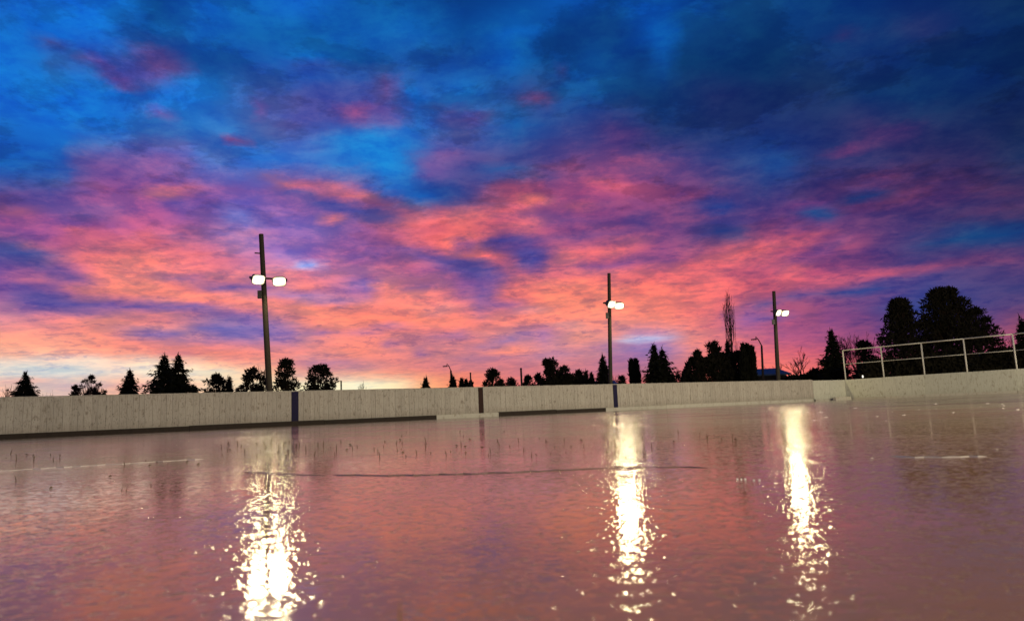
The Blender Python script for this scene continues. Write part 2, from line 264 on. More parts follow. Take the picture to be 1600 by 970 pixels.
    ad = N(nt, 'ShaderNodeAddShader'); nt.links.new(bg.outputs[0], ad.inputs[0]); nt.links.new(b2.outputs[0], ad.inputs[1])
    out = N(nt, 'ShaderNodeOutputWorld'); nt.links.new(ad.outputs[0], out.inputs[0])
build_world()

sd = bpy.data.lights.new("sun", 'SUN'); sd.energy = 0.03; sd.angle = math.radians(0.5); sd.color = (1, .55, .38)
so = bpy.data.objects.new("sun", sd); COL.objects.link(so)
sdir = Vector((math.sin(SUN_AZ) * math.cos(SUN_EL), math.cos(SUN_AZ) * math.cos(SUN_EL), math.sin(SUN_EL)))
so.rotation_euler = sdir.to_track_quat('Z', 'Y').to_euler(); so.location = (0, 0, 60)

# ------------------------------------------------------------------ materials
def new_mat(name):
    mt = bpy.data.materials.new(name); mt.use_nodes = True
    b = mt.node_tree.nodes['Principled BSDF']
    return mt, mt.node_tree, b
def tex_noise(t, scale, detail=4, rough=.55, src=None, stretch=None, dist=0):
    n = N(t, 'ShaderNodeTexNoise'); n.inputs['Scale'].default_value = scale; n.inputs['Detail'].default_value = detail
    n.inputs['Roughness'].default_value = rough; n.inputs['Distortion'].default_value = dist
    if src is None: src = N(t, 'ShaderNodeTexCoord').outputs['Object']
    if stretch:
        mp = N(t, 'ShaderNodeMapping'); mp.inputs['Scale'].default_value = stretch; t.links.new(src, mp.inputs[0]); src = mp.outputs[0]
    t.links.new(src, n.inputs['Vector'])
    return n.outputs['Fac']
def maprange(t, f, a, b, c=0., d=1., smooth=True):
    n = N(t, 'ShaderNodeMapRange', interpolation_type='SMOOTHSTEP' if smooth else 'LINEAR')
    t.links.new(f, n.inputs[0])
    for i, q in enumerate((a, b, c, d)): n.inputs[i + 1].default_value = q
    return n.outputs[0]
def plain(name, col, rough=.7, var=.25, scale=6, metal=0, spec=.3):
    mt, t, b = new_mat(name)
    n = tex_noise(t, scale, 5, .6)
    c = mix_c(t, n, tuple(v * (1 - var) for v in col), tuple(min(1, v * (1 + var)) for v in col))
    t.links.new(c, b.inputs['Base Color']); b.inputs['Roughness'].default_value = rough
    b.inputs['Metallic'].default_value = metal; b.inputs['Specular IOR Level'].default_value = spec
    return mt

def mat_boards(name, c_pale, c_dark, vertical=14.0, scuff=1.0):
    mt, t, b = new_mat(name)
    tc = N(t, 'ShaderNodeTexCoord'); oi = N(t, 'ShaderNodeObjectInfo')
    off = N(t, 'ShaderNodeVectorMath', operation='SCALE'); off.inputs[0].default_value = (13.1, 7.7, 31.0); t.links.new(oi.outputs['Random'], off.inputs['Scale'])
    ad = N(t, 'ShaderNodeVectorMath', operation='ADD'); t.links.new(tc.outputs['Object'], ad.inputs[0]); t.links.new(off.outputs[0], ad.inputs[1])
    src = ad.outputs[0]
    base = mix_c(t, oi.outputs['Random'], tuple(v * .92 for v in c_pale), tuple(v * 1.06 for v in c_pale))
    streak = maprange(t, tex_noise(t, 3.0, 6, .7, src, (vertical, vertical, 1.0)), .50, .72)
    base = mix_c(t, math_n(t, 'MULTIPLY', streak, .65), base, c_dark)
    blot = maprange(t, tex_noise(t, 5.0, 5, .65, src, (1.5, 1, 1)), .55, .70)
    base = mix_c(t, math_n(t, 'MULTIPLY', blot, .62), base, c_dark)
    sp = maprange(t, tex_noise(t, 15.0, 4, .75, src, (2.4, 2.4, .8)), .575, .66)
    base = mix_c(t, math_n(t, 'MULTIPLY', sp, .65 * scuff), base, (.045, .034, .024))
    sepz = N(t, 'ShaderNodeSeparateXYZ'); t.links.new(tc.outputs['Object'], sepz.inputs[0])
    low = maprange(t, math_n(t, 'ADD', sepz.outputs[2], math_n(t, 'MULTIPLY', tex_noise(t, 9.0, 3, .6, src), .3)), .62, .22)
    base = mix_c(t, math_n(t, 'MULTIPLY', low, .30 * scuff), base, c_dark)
    t.links.new(base, b.inputs['Base Color']); b.inputs['Roughness'].default_value = .75; b.inputs['Specular IOR Level'].default_value = .2
    bp = N(t, 'ShaderNodeBump'); bp.inputs['Strength'].default_value = .6; bp.inputs['Distance'].default_value = .006
    t.links.new(tex_noise(t, 6, 6, .7, src, (12, 12, 1)), bp.inputs['Height']); t.links.new(bp.outputs[0], b.inputs['Normal'])
    return mt
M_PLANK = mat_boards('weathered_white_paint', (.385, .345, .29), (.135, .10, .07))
M_PANEL = mat_boards('weathered_pale_panel', (.46, .45, .37), (.20, .17, .12), 9.0, .6)
M_BLUE = mat_boards('navy_paint', (.009, .006, .034), (.006, .005, .014))
M_RED = mat_boards('dark_red_paint', (.026, .009, .006), (.012, .006, .005))
M_KICK = mat_boards('dark_kick_board', (.030, .020, .014), (.012, .008, .006), 2.0)
M_KICKP = mat_boards('pale_kick_board', (.45, .42, .35), (.22, .18, .13), 2.0, .5)
M_BACK = plain('backing_wood', (.05, .04, .03), .9)
M_POLE = plain('weathered_pole', (.034, .025, .016), .8, .35, 3)
M_HOUSING = plain('painted_metal', (.06, .055, .05), .5, .15, 8)
M_RAIL = plain('galvanised_pipe', (.40, .37, .31), .45, .18, 10, 0, .5)
M_DARKPOST = plain('dark_post', (.035, .025, .02), .8)
M_LEAF = plain('dark_needles', (.018, .018, .010), .95, .5, 3, 0, .05)
M_LEAF2 = plain('dark_foliage', (.022, .019, .011), .95, .5, 2, 0, .05)
M_BARK = plain('bark', (.040, .026, .018), .95, .3, 6, 0, .1)
M_TWIG = plain('twig', (.085, .050, .036), .95, .3, 6, 0, .1)
M_PALETWIG = plain('pale_twig', (.22, .15, .09), .95, .3, 6, 0, .1)
M_ROOF = plain('blue_roof', (.06, .10, .14), .55, .2, 2, 0, .4)
M_WALL = plain('dark_siding', (.035, .028, .026), .85, .2, 2)
M_GROUND = plain('dormant_turf', (.055, .045, .028), .95, .45, .6, 0, .1)
M_GRASS = plain('dry_grass', (.060, .040, .016), .9, .4, 40, 0, .1)
M_BLADE = plain('yellow_grass', (.36, .22, .07), .8, .3, 40, 0, .1)

mt, t, b = new_mat('lamp_glass')
em = N(t, 'ShaderNodeEmission'); gen = N(t, 'ShaderNodeTexCoord').outputs['Generated']
sb = N(t, 'ShaderNodeVectorMath', operation='DISTANCE'); t.links.new(gen, sb.inputs[0]); sb.inputs[1].default_value = (.5, .5, .5)
k_ = maprange(t, sb.outputs['Value'], .30, .80)
t.links.new(mix_c(t, k_, (1.0, .95, .74), (1.0, .80, .40)), em.inputs[0]); t.links.new(maprange(t, k_, 0, 1, 3.2, 1.0), em.inputs[1])
t.links.new(em.outputs[0], t.nodes['Material Output'].inputs[0]); M_GLOW = mt
mt, t, b = new_mat('porch_bulb')
em = N(t, 'ShaderNodeEmission'); em.inputs[0].default_value = (1.0, .92, .75, 1); em.inputs[1].default_value = 2.0
t.links.new(em.outputs[0], t.nodes['Material Output'].inputs[0]); M_BULB = mt

def mat_ice():
    mt, t, b = new_mat('wet_ice')
    pos = N(t, 'ShaderNodeTexCoord').outputs['Object']
    big = tex_noise(t, .35, 4, .55, pos)
    mid = tex_noise(t, 2.2, 5, .6, pos)
    c = mix_c(t, maprange(t, big, .35, .65), (.225, .112, .056), (.28, .148, .078))
    c = mix_c(t, maprange(t, mid, .52, .72, 0, .45), c, (.15, .080, .048))
    t.links.new(c, b.inputs['Base Color'])
    b.inputs['IOR'].default_value = 1.33
    patch = maprange(t, tex_noise(t, .5, 4, .55, pos), .40, .62)
    rg = maprange(t, patch, 0, 1, .058, .09)
    t.links.new(rg, b.inputs['Roughness'])
    # frozen ripples: several sizes, heights in metres
    def hgt(scale, a, det, rough, st=None):
        return math_n(t, 'MULTIPLY', tex_noise(t, scale, det, rough, pos, st, .2), a)
    h = math_n(t, 'MULTIPLY', math_n(t, 'ADD', hgt(3.0, .0013, 2, .5), hgt(11.0, .0007, 3, .55)), maprange(t, patch, 0, 1, .55, 1.35))
    vo = N(t, 'ShaderNodeTexVoronoi', feature='SMOOTH_F1'); vo.inputs['Scale'].default_value = 108.0; vo.inputs['Smoothness'].default_value = .35
    wob = N(t, 'ShaderNodeVectorMath', operation='MULTIPLY_ADD'); nz = N(t, 'ShaderNodeTexNoise'); nz.inputs['Scale'].default_value = 14.0; t.links.new(pos, nz.inputs['Vector'])
    t.links.new(nz.outputs['Color'], wob.inputs[0]); wob.inputs[1].default_value = (.03, .03, .03); t.links.new(pos, wob.inputs[2]); t.links.new(wob.outputs[0], vo.inputs['Vector'])
    dd = vo.outputs['Distance']
    rnd = N(t, 'ShaderNodeSeparateColor'); t.links.new(vo.outputs['Color'], rnd.inputs[0])
    peb = math_n(t, 'MULTIPLY', math_n(t, 'MULTIPLY', dd, dd), math_n(t, 'MULTIPLY', math_n(t, 'POWER', rnd.outputs[0], 2.3), -.00155))          # pebbled freeze
    fine = math_n(t, 'ADD', math_n(t, 'ADD', peb, hgt(30.0, .00024, 2, .5)), hgt(120.0, .00005, 2, .5))
    h = math_n(t, 'ADD', h, math_n(t, 'MULTIPLY', fine, maprange(t, patch, 0, 1, .6, 1.35)))
    bp = N(t, 'ShaderNodeBump'); bp.inputs['Strength'].default_value = 1.0; bp.inputs['Distance'].default_value = 1.0
    t.links.new(h, bp.inputs['Height']); t.links.new(bp.outputs[0], b.inputs['Normal'])
    return mt
M_ICE = mat_ice()
M_RIDGE = plain('frozen_crack', (.16, .10, .085), .45, .3, 20, 0, .4)
M_SEAM = plain('frosted_seam', (.40, .35, .31), .5, .2, 20, 0, .4)
M_CHIP = plain('glint_chip_white', (.80, .78, .72), .15, .1, 30, 0, .6)  # near-white colour painted to read as lamp glints

# ------------------------------------------------------------------ mesh helpers
def mesh_obj(name, V, F, mat, parent=None, smooth=False):
    me = bpy.data.meshes.new(name)
    V = np.asarray(V, float)
    if isinstance(F, np.ndarray):
        n, k = F.shape
        me.vertices.add(len(V)); me.vertices.foreach_set('co', V.ravel())
        me.loops.add(n * k); me.loops.foreach_set('vertex_index', F.ravel().astype(np.int32))
        me.polygons.add(n); me.polygons.foreach_set('loop_start', np.arange(0, n * k, k, dtype=np.int32))
        me.update(calc_edges=True)
    else:
        me.from_pydata([tuple(v) for v in V], [], F); me.update()
    me.materials.append(mat)
    if smooth: me.polygons.foreach_set('use_smooth', [True] * len(me.polygons))
    o = bpy.data.objects.new(name, me); COL.objects.link(o)
    if parent: o.parent = parent
    return o
def tag(o, label=None, cat=None, group=None, kind=None):
    if label: o['label'] = label
    if cat: o['category'] = cat
    if group: o['group'] = group
    if kind: o['kind'] = kind
    return o
def empty(name, loc, rz=0.0):
    o = bpy.data.objects.new(name, None); COL.objects.link(o); o.location = loc; o.rotation_euler = (0, 0, rz)
    o.empty_display_size = .2
    return o
class MB:
    def __init__(s): s.V = []; s.F = []
    def add(s, V, F):
        k = len(s.V); s.V += [tuple(v) for v in V]; s.F += [tuple(i + k for i in f) for f in F]
    def box(s, x0, x1, y0, y1, z0, z1, mtx=None):
        V = [Vector(v) for v in ((x0,y0,z0),(x1,y0,z0),(x1,y1,z0),(x0,y1,z0),(x0,y0,z1),(x1,y0,z1),(x1,y1,z1),(x0,y1,z1))]
        if mtx: V = [mtx @ v for v in V]
        s.add(V, [(0,3,2,1),(4,5,6,7),(0,1,5,4),(1,2,6,5),(2,3,7,6),(3,0,4,7)])
    def tube(s, pts, rad, n=8, cap=True):
        pts = [Vector(p) for p in pts]; rings = []
        for i, p in enumerate(pts):
            d = (pts[min(i + 1, len(pts) - 1)] - pts[max(i - 1, 0)]).normalized()
            a = d.cross(Vector((0, 0, 1)) if abs(d.z) < .9 else Vector((1, 0, 0))).normalized(); bb = d.cross(a)
            r = rad[i] if isinstance(rad, (list, tuple)) else rad
            rings.append([p + (a * math.cos(2 * math.pi * k / n) + bb * math.sin(2 * math.pi * k / n)) * r for k in range(n)])
        k0 = len(s.V)
        for rr in rings: s.V += [tuple(v) for v in rr]
        for i in range(len(rings) - 1):
            for k in range(n):
                a = k0 + i * n + k; b2 = k0 + i * n + (k + 1) % n
                s.F.append((a, b2, b2 + n, a + n))
        if cap:
            s.F.append(tuple(k0 + k for k in range(n))[::-1]); e = k0 + (len(rings) - 1) * n
            s.F.append(tuple(e + k for k in range(n)))
    def obj(s, name, mat, parent=None, smooth=False): return mesh_obj(name, s.V, s.F, mat, parent, smooth)

# ------------------------------------------------------------------ rink layout
BH = 1.10
A = at(0, horizon(0), 1.1 * FPX / 64.0); A.z = 0
B = at(1272, horizon(1272), 1.1 * FPX / 32.6); B.z = 0
dirW = (B - A).normalized()                    # along the long boards
nrmW = Vector((dirW.y, -dirW.x, 0))            # into the rink, towards the camera
def wall_s(px):                                # distance along the long boards under a photo column
    d = ray(px, horizon(px)); d.z = 0
    den = d.x * dirW.y - d.y * dirW.x
    return (A.y * d.x - A.x * d.y) / -den
S0 = -16.0
S1 = wall_s(1272); S2 = wall_s(1322)
Cc = A + dirW * S2                             # the sharp far corner
D = at(1600, horizon(1600), 1.1 * FPX / 37.6); D.z = 0
dirE = (D - Cc).normalized(); LE = (D - Cc).length + 9.0
nrmE = Vector((dirE.y, -dirE.x, 0))
def end_s(px):
    d = ray(px, horizon(px)); d.z = 0
    den = d.x * dirE.y - d.y * dirE.x
    return (Cc.y * d.x - Cc.x * d.y) / -den

# setting ---------------------------------------------------------
g = mesh_obj('ground', [(-900,-300,-.06),(900,-300,-.06),(900,1500,-.06),(-900,1500,-.06)], [(0,1,2,3)], M_GROUND)
tag(g, kind='structure')
q0 = A + dirW * (S0 - 6); 
iv = [q0, Cc, Cc + dirE * (LE + 20), q0 + dirE * (LE + 20)]
ice = mesh_obj('ice', [(v.x, v.y, 0) for v in iv], [(0, 3, 2, 1)], M_ICE)
tag(ice, kind='structure')

# boards -----------------------------------------------------------
RNG = random.Random(7)
def plank_mesh(w, h, z0, d=.032):
    c = .0035; g = .0012
    prof = [(g, d), (g, c), (g + c, 0), (w - g - c, 0), (w - g, c), (w - g, d)]   # local: y=0 is the face
    V = [(x, y, z0) for x, y in prof] + [(x, y, z0 + h) for x, y in prof]; n = 6
    F = [(i, (i + 1) % n, (i + 1) % n + n, i + n) for i in range(n)] + [tuple(range(n))[::-1], tuple(range(n, 2 * n))]
    return V, F
def cached(cache, key, make, name, mat):
    if key not in cache:
        V, F = make(); me = bpy.data.meshes.new(name); me.from_pydata(V, [], F); me.update(); me.materials.append(mat); cache[key] = me
    return cache[key]
def board_root(name, origin, d, label):
    r = empty(name, origin, math.atan2(d.y, d.x)); tag(r, label, 'rink boards', 'boards around the rink'); return r
def part(name, me, parent, loc):
    o = bpy.data.objects.new(name, me); COL.objects.link(o); o.parent = parent; o.location = loc; return o
PC = {}
Lw = board_root('rink_boards', A + dirW * S0, dirW, 'long weathered white plank boards with navy and dark red stripes behind the ice')
OFF = -S0
marks = [(wall_s(455.5), wall_s(466.5), 'navy', M_BLUE), (wall_s(748.5), wall_s(756), 'dark red', M_RED), (wall_s(959.5), wall_s(966), 'navy', M_BLUE)]
s = S0
stops = [m[0] for m in marks] + [S1]
mi = 0
def lay(s, e):
    while s < e - 1e-4:
        w = RNG.choice((.14, .15, .16, .18, .20, .22))
        if e - s < w + .10: w = e - s
        w_k = round(w, 3)
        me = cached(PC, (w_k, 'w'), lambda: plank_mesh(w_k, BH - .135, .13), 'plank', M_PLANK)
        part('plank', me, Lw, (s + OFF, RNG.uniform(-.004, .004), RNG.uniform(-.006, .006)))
        s += w
    return e
for m0, m1, nm, mat in marks:
    s = lay(s, m0)
    w = m1 - m0
    V, F = plank_mesh(w, BH - .135, .13)
    o = mesh_obj('stripe_plank', V, F, mat, Lw); o.location = (s + OFF, -.004, 0); o['label'] = f'plank painted {nm}'
    s = m1
s = lay(s, S1)
# backing and cap
mb = MB(); mb.box(0, S1 - S0, .034, .075, .0, BH - .03); mb.obj('backing_panel', M_BACK, Lw)
xx = 0
while xx < S1 - S0 - .1:
    l = min(4.8, S1 - S0 - xx); mb = MB(); mb.box(xx + .004, xx + l - .004, -.008, .085, BH - .004, BH + .022); mb.obj('cap_rail', M_PLANK, Lw); xx += l
# kick boards along the foot
def kick(p0, p1, mat, h, dpt, label=None, nm='kick_board'):
    a, e = wall_s(p0) if p0 is not None else S0, wall_s(p1)
    L = e - a; nseg = max(1, round(L / 4.0))
    for i in range(nseg):
        mb = MB(); x0 = a + L * i / nseg + .004 + OFF; x1 = a + L * (i + 1) / nseg - .004 + OFF
        mb.box(x0, x1, -dpt, -.006, -.01, h + RNG.uniform(-.008, .008)); o = mb.obj(nm, mat, Lw)
        if label: o['label'] = label
kick(None, 681, M_KICK, .142, .05)
kick(681, 778, M_KICKP, .135, .06, 'pale kick board')
kick(778, 868, M_KICK, .150, .06); kick(868, 945, M_KICK, .14, .07)
kick(945, 1270, M_KICKP, .135, .045, 'pale kick board')
# corner section
Lc = board_root('rink_boards', A + dirW * S1, dirW, 'short pale corner section of the boards just before the railing starts')
wC = (S2 - S1)
for i in range(2):
    V, F = plank_mesh(wC / 2, BH - .02, .0, .04); o = mesh_obj('board_panel', V, F, M_PANEL, Lc); o.location = (wC / 2 * i, -.012 - .004 * i, 0)
mb = MB(); mb.box(0, wC, .034, .075, 0, BH - .03); mb.obj('backing_panel', M_BACK, Lc)
mb = MB(); mb.box(.0, wC - .05, -.09, -.02, -.01, .10); mb.obj('kick_board', M_KICKP, Lc)
# end boards
Le = board_root('rink_boards', Cc, dirE, 'bright pale end boards standing under the pipe railing')
cuts = [0.0, end_s(1382), end_s(1446), end_s(1513), end_s(1591)]
step = cuts[-1] - cuts[-2]
while cuts[-1] < LE: cuts.append(cuts[-1] + step)
for a, e in zip(cuts[:-1], cuts[1:]):
    V, F = plank_mesh(e - a, BH - .015, .0, .04); o = mesh_obj('board_panel', V, F, M_PANEL, Le); o.location = (a, RNG.uniform(-.012, 0), RNG.uniform(-.01, .006))
    mb = MB(); mb.box(a + .01, e - .01, -.075 + RNG.uniform(-.008, .008), -.013, -.01, .105); mb.obj('kick_board', M_KICKP, Le)
    mb = MB(); mb.box(a, e, .042, .08, 0, BH - .04); mb.obj('backing_panel', M_BACK, Le)

# pipe railing over the end boards
R = empty('pipe_railing', Cc, math.atan2(dirE.y, dirE.x)); tag(R, 'pale metal pipe railing rising behind the far right end boards', 'railing')
RT = 2.66; RM = 1.93; RY = .12
for c in cuts:
    mb = MB(); mb.tube([(c + .02, RY, .0), (c + .02, RY, RT)], .035, 10); mb.obj('post', M_RAIL, R, True)
for a, e in zip(cuts[:-1], cuts[1:]):
    mb = MB(); mb.tube([(a + .02, RY, RT + .02), (e + .02, RY, RT + .02)], .029, 8); mb.obj('top_rail', M_RAIL, R, True)
    mb = MB(); mb.tube([(a + .064, RY, RM), (e - .024, RY, RM)], .016, 8); mb.obj('mid_rail', M_RAIL, R, True)

# ------------------------------------------------------------------ floodlights
def flood_head(root, c, aim, watts, tone, w=.43, h=.33, tilt=0):
    aim = aim.normalized(); sx = aim.cross(Vector((0, 0, 1))).normalized(); up = sx.cross(aim)
    M4 = Matrix(((sx.x, aim.x, up.x, c.x), (sx.y, aim.y, up.y, c.y), (sx.z, aim.z, up.z, c.z), (0, 0, 0, 1)))
    def ring(ww, hh, y, k=.3):
        pts = []
        for sxn, szn in ((1, 1), (-1, 1), (-1, -1), (1, -1)):
            for q in ((1, 1 - k), (1 - k, 1)) if sxn * szn > 0 else ((1 - k, 1), (1, 1 - k)):
                pts.append(M4 @ Vector((sxn * q[0] * ww / 2, y, szn * q[1] * hh / 2)))
        return pts
    rs = [ring(w * .35, h * .35, -.30), ring(w * .72, h * .72, -.24), ring(w * .98, h * .98, -.04), ring(w * 1.06, h * 1.06, 0), ring(w * 1.06, h * 1.06, .03), ring(w, h, .03), ring(w, h, .012)]
    mb = MB(); n = 8
    mb.V = [tuple(v) for r in rs for v in r]
    for i in range(len(rs) - 1):
        for k in range(n): mb.F.append((i*n+k, i*n+(k+1)%n, (i+1)*n+(k+1)%n, (i+1)*n+k))
    mb.F.append(tuple(range(n))[::-1])
    hd = mb.obj('lamp_head', M_HOUSING, root)
    gl = mesh_obj('lamp_glass', ring(w * .985, h * .985, .02), [tuple(range(n))], M_GLOW, hd)
    if gl.data.polygons[0].normal.dot(aim) < 0: gl.data.flip_normals()
    ld = bpy.data.lights.new('lamp_light', 'AREA'); ld.shape = 'RECTANGLE'; ld.size = w * .95; ld.size_y = h * .95
    ld.energy = watts; ld.color = tone
    lo = bpy.data.objects.new('lamp_light', ld); COL.objects.link(lo); lo.parent = hd
    lo.matrix_world = M4 @ Matrix.Translation((0, .045, 0)) @ Matrix.Rotation(math.radians(90), 4, 'X')
    mb = MB()
    for sg in (-1, 1):
        mb.box(sg * w * .56 - .012, sg * w * .56 + .012, -.20, -.02, -.03, .03, M4)
    mb.box(-w * .56, w * .56, -.235, -.20, -.03, .03, M4)
    mb.obj('yoke', M_HOUSING, hd)
    return hd
def floodlight(base, top, lampz, heads, r0, r1, label, peg=False, watts=110.0, tone=(1.0, .87, .46), group='floodlight poles along the rink'):
    """heads: (sideways offset along the boards, extra height, yaw in degrees)"""
    base = Vector((base.x, base.y, -.06)); top = Vector(top)
    rt = empty('floodlight_pole', base); tag(rt, label, 'light pole', group)
    L = top - base
    ax = L.normalized()
    mb = MB(); mb.tube([Vector((0, 0, 0)), L * .5, L], [r0, (r0 + r1) / 2, r1], 14); mb.obj('pole', M_POLE, rt, False)
    pl = lambda z: L * ((z + .06) / L.z)
    xs = [h[0] for h in heads]
    c = pl(lampz)
    arm0 = c + dirW * (min(xs) - .22) + nrmW * (r0 + .03); arm1 = c + dirW * (max(xs) + .22) + nrmW * (r0 + .03)
    mb = MB(); mb.tube([arm0 + Vector((0, 0, .12)), arm1 + Vector((0, 0, .12))], .035, 8); mb.obj('cross_arm', M_HOUSING, rt)
    for dx, dz, yaw in heads:
        a = Matrix.Rotation(math.radians(yaw), 3, 'Z') @ nrmW
        aim = a * math.cos(math.radians(28)) - Vector((0, 0, 1)) * math.sin(math.radians(28))
        flood_head(rt, c + dirW * dx + nrmW * (r0 + .34) + Vector((0, 0, dz)), aim, watts, tone)
    if peg:
        cz = pl(lampz + 1.05); mb = MB(); mb.tube([cz - dirW * .03, cz - dirW * .26], .025, 6); mb.obj('bracket', M_DARKPOST, rt)
    mb = MB(); cz = pl(lampz - .45); 
    mb.box(-.07, .07, -.05, .05, -.14, .14, Matrix.Translation(cz - dirW * (r0 + .04))); mb.obj('junction_box', M_HOUSING, rt)
    return rt
def pole_pts(pb, pt, Y):
    return at(pb[0], pb[1], Y), at(pt[0], pt[1], Y)
def z_at(px, py, Y): return at(px, py, Y).z
for (pb, pt, Y, ly, heads, rr, lab, peg) in (
    ((421, 612), (408, 366), 26.0, 441, ((-.30, 0, 8), (.43, -.02, -22)), (.115, .082), 'tallest floodlight pole in the photo with two lit lamps, behind the navy striped planks', True),
    ((954, 600), (951.5, 427), 35.0, 478.5, ((-.26, .02, 5), (.22, -.03, -30)), (.105, .078), 'lit floodlight pole standing upright beside the twin narrow cypresses', False),
    ((1216, 594), (1209, 455), 41.0, 490.5, ((-.30, .0, 5), (.28, 0, -18)), (.125, .09), 'lit floodlight pole standing beside the blue roofed house', False)):
    bpt, tpt = pole_pts(pb, pt, Y)
    d = tpt - bpt; bz = bpt + d * ((-.06 - bpt.z) / d.z)
    floodlight(bz, tpt, z_at(413 if Y == 26 else pb[0], ly, Y), heads, rr[0], rr[1], lab, peg)
# the matching poles on the near side of the rink, behind and beside the camera: they light the boards
nrm_keep, dir_keep = nrmW.copy(), dirW.copy()
nrmW, dirW = -nrmW, -dirW
for p, wt, lab in ((Vector((7.65, .4, 0)), 330.0, 'floodlight pole on the near side of the rink, closest to the camera'),
                              (Vector((20.9, 9.2, 0)), 720.0, 'floodlight pole on the near side of the rink, by its right end'),
                              (Vector((29.5, 14.5, 0)), 760.0, 'floodlight pole on the near side of the rink, by the end boards'),
                              (Vector((-6.5, -9.2, 0)), 330.0, 'floodlight pole on the near side of the rink, behind the camera')):
    floodlight(p, p + Vector((0, 0, 6.3)), 4.75, ((-.95, 0, 14), (-.32, 0, 5), (.32, 0, -5), (.95, 0, -14)), .11, .08, lab, watts=wt, tone=(1.0, .90, .62))
nrmW, dirW = nrm_keep, dir_keep

# ------------------------------------------------------------------ trees
def rng(seed): return np.random.default_rng(seed)
def tris(c, d1, d2):                       # triangles from centres and two edge vectors
    n = len(c); V = np.empty((n * 3, 3)); V[0::3] = c - d1 * .5; V[1::3] = c + d1 * .5; V[2::3] = c + d2
    return V, np.arange(n * 3).reshape(n, 3)
def unit(v): return v / np.maximum(np.linalg.norm(v, axis=1, keepdims=True), 1e-6)
def trunk_obj(H, r, root, bend=0, mat=None):
    mb = MB(); mb.tube([(0, 0, 0), (bend * .4, 0, H * .5), (bend, 0, H)], [r, r * .6, r * .12], 7); return mb.obj('trunk', mat or M_BARK, root)
def spruce(root, H, W, seed, ragged=.25, droop=.25, tip=1.0):
    R = rng(seed); cs, a1, a2 = [], [], []
    trunk_obj(H * .99, max(.06, H * .017), root)
    n = int(H / .36)
    for i in range(n):
        tt = (i + .5) / n
        z = H * (.05 + .95 * tt)
        rad = W / 2 * (1 - tt) ** .86 * (1.0 + ragged * .28 * math.sin(i * 1.9 + seed)) + .06
        for k in range(R.integers(10, 14)):
            az = R.uniform(0, 6.283); L = rad * R.uniform(1 - ragged * 1.6, 1 + ragged)
            m_ = max(3, int(L / .125))
            s = np.linspace(.10, 1, m_)
            dx, dy = math.cos(az), math.sin(az)
            zz = z + R.uniform(-.15, .15) - droop * L * s + .22 * L * s ** 2.5
            P = np.stack([dx * L * s, dy * L * s, zz], 1)
            for rep in range(3):
                sz = (.31 - .12 * s)[:, None] * (.5 + .5 * min(1, (1 - tt) * 2.2)) * R.uniform(.7, 1.3, (m_, 1))
                side = np.stack([-dy * np.ones(m_), dx * np.ones(m_), R.uniform(-.3, .3, m_)], 1) + R.normal(0, .35, (m_, 3))
                cs.append(P + R.normal(0, .05, (m_, 3))); a1.append(unit(side) * sz * .9)
                out = np.stack([dx * np.ones(m_), dy * np.ones(m_), -.45 * np.ones(m_)], 1) + R.normal(0, .35, (m_, 3))
                a2.append(unit(out) * sz * 1.5)
    nf = int(420 + 90 * H); tf = R.uniform(.03, .96, nf); af = R.uniform(0, 6.283, nf); qf = np.sqrt(R.uniform(0, 1, nf)) * W * .36 * (1 - tf) ** .9
    cs.append(np.stack([qf * np.cos(af), qf * np.sin(af), H * tf], 1)); zf = (.34 * (.45 + .55 * np.minimum(1, (1 - tf) * 2)))[:, None]
    a1.append(unit(R.normal(0, 1, (nf, 3))) * zf); a2.append(unit(np.stack([np.cos(af), np.sin(af), -.5 + 0 * af], 1) + R.normal(0, .4, (nf, 3))) * zf * 1.3)
    k = 14; cs.append(np.stack([R.normal(0, .05, k), R.normal(0, .05, k), H - np.linspace(0, .6, k)], 1)); v = R.normal(0, 1, (k, 3)); a1.append(unit(v) * .12); a2.append(np.array([[0, 0, .35 * tip]]) + R.normal(0, .08, (k, 3)))
    V, F = tris(np.concatenate(cs), np.concatenate(a1), np.concatenate(a2))
    mesh_obj('crown', V, F, M_LEAF, root)
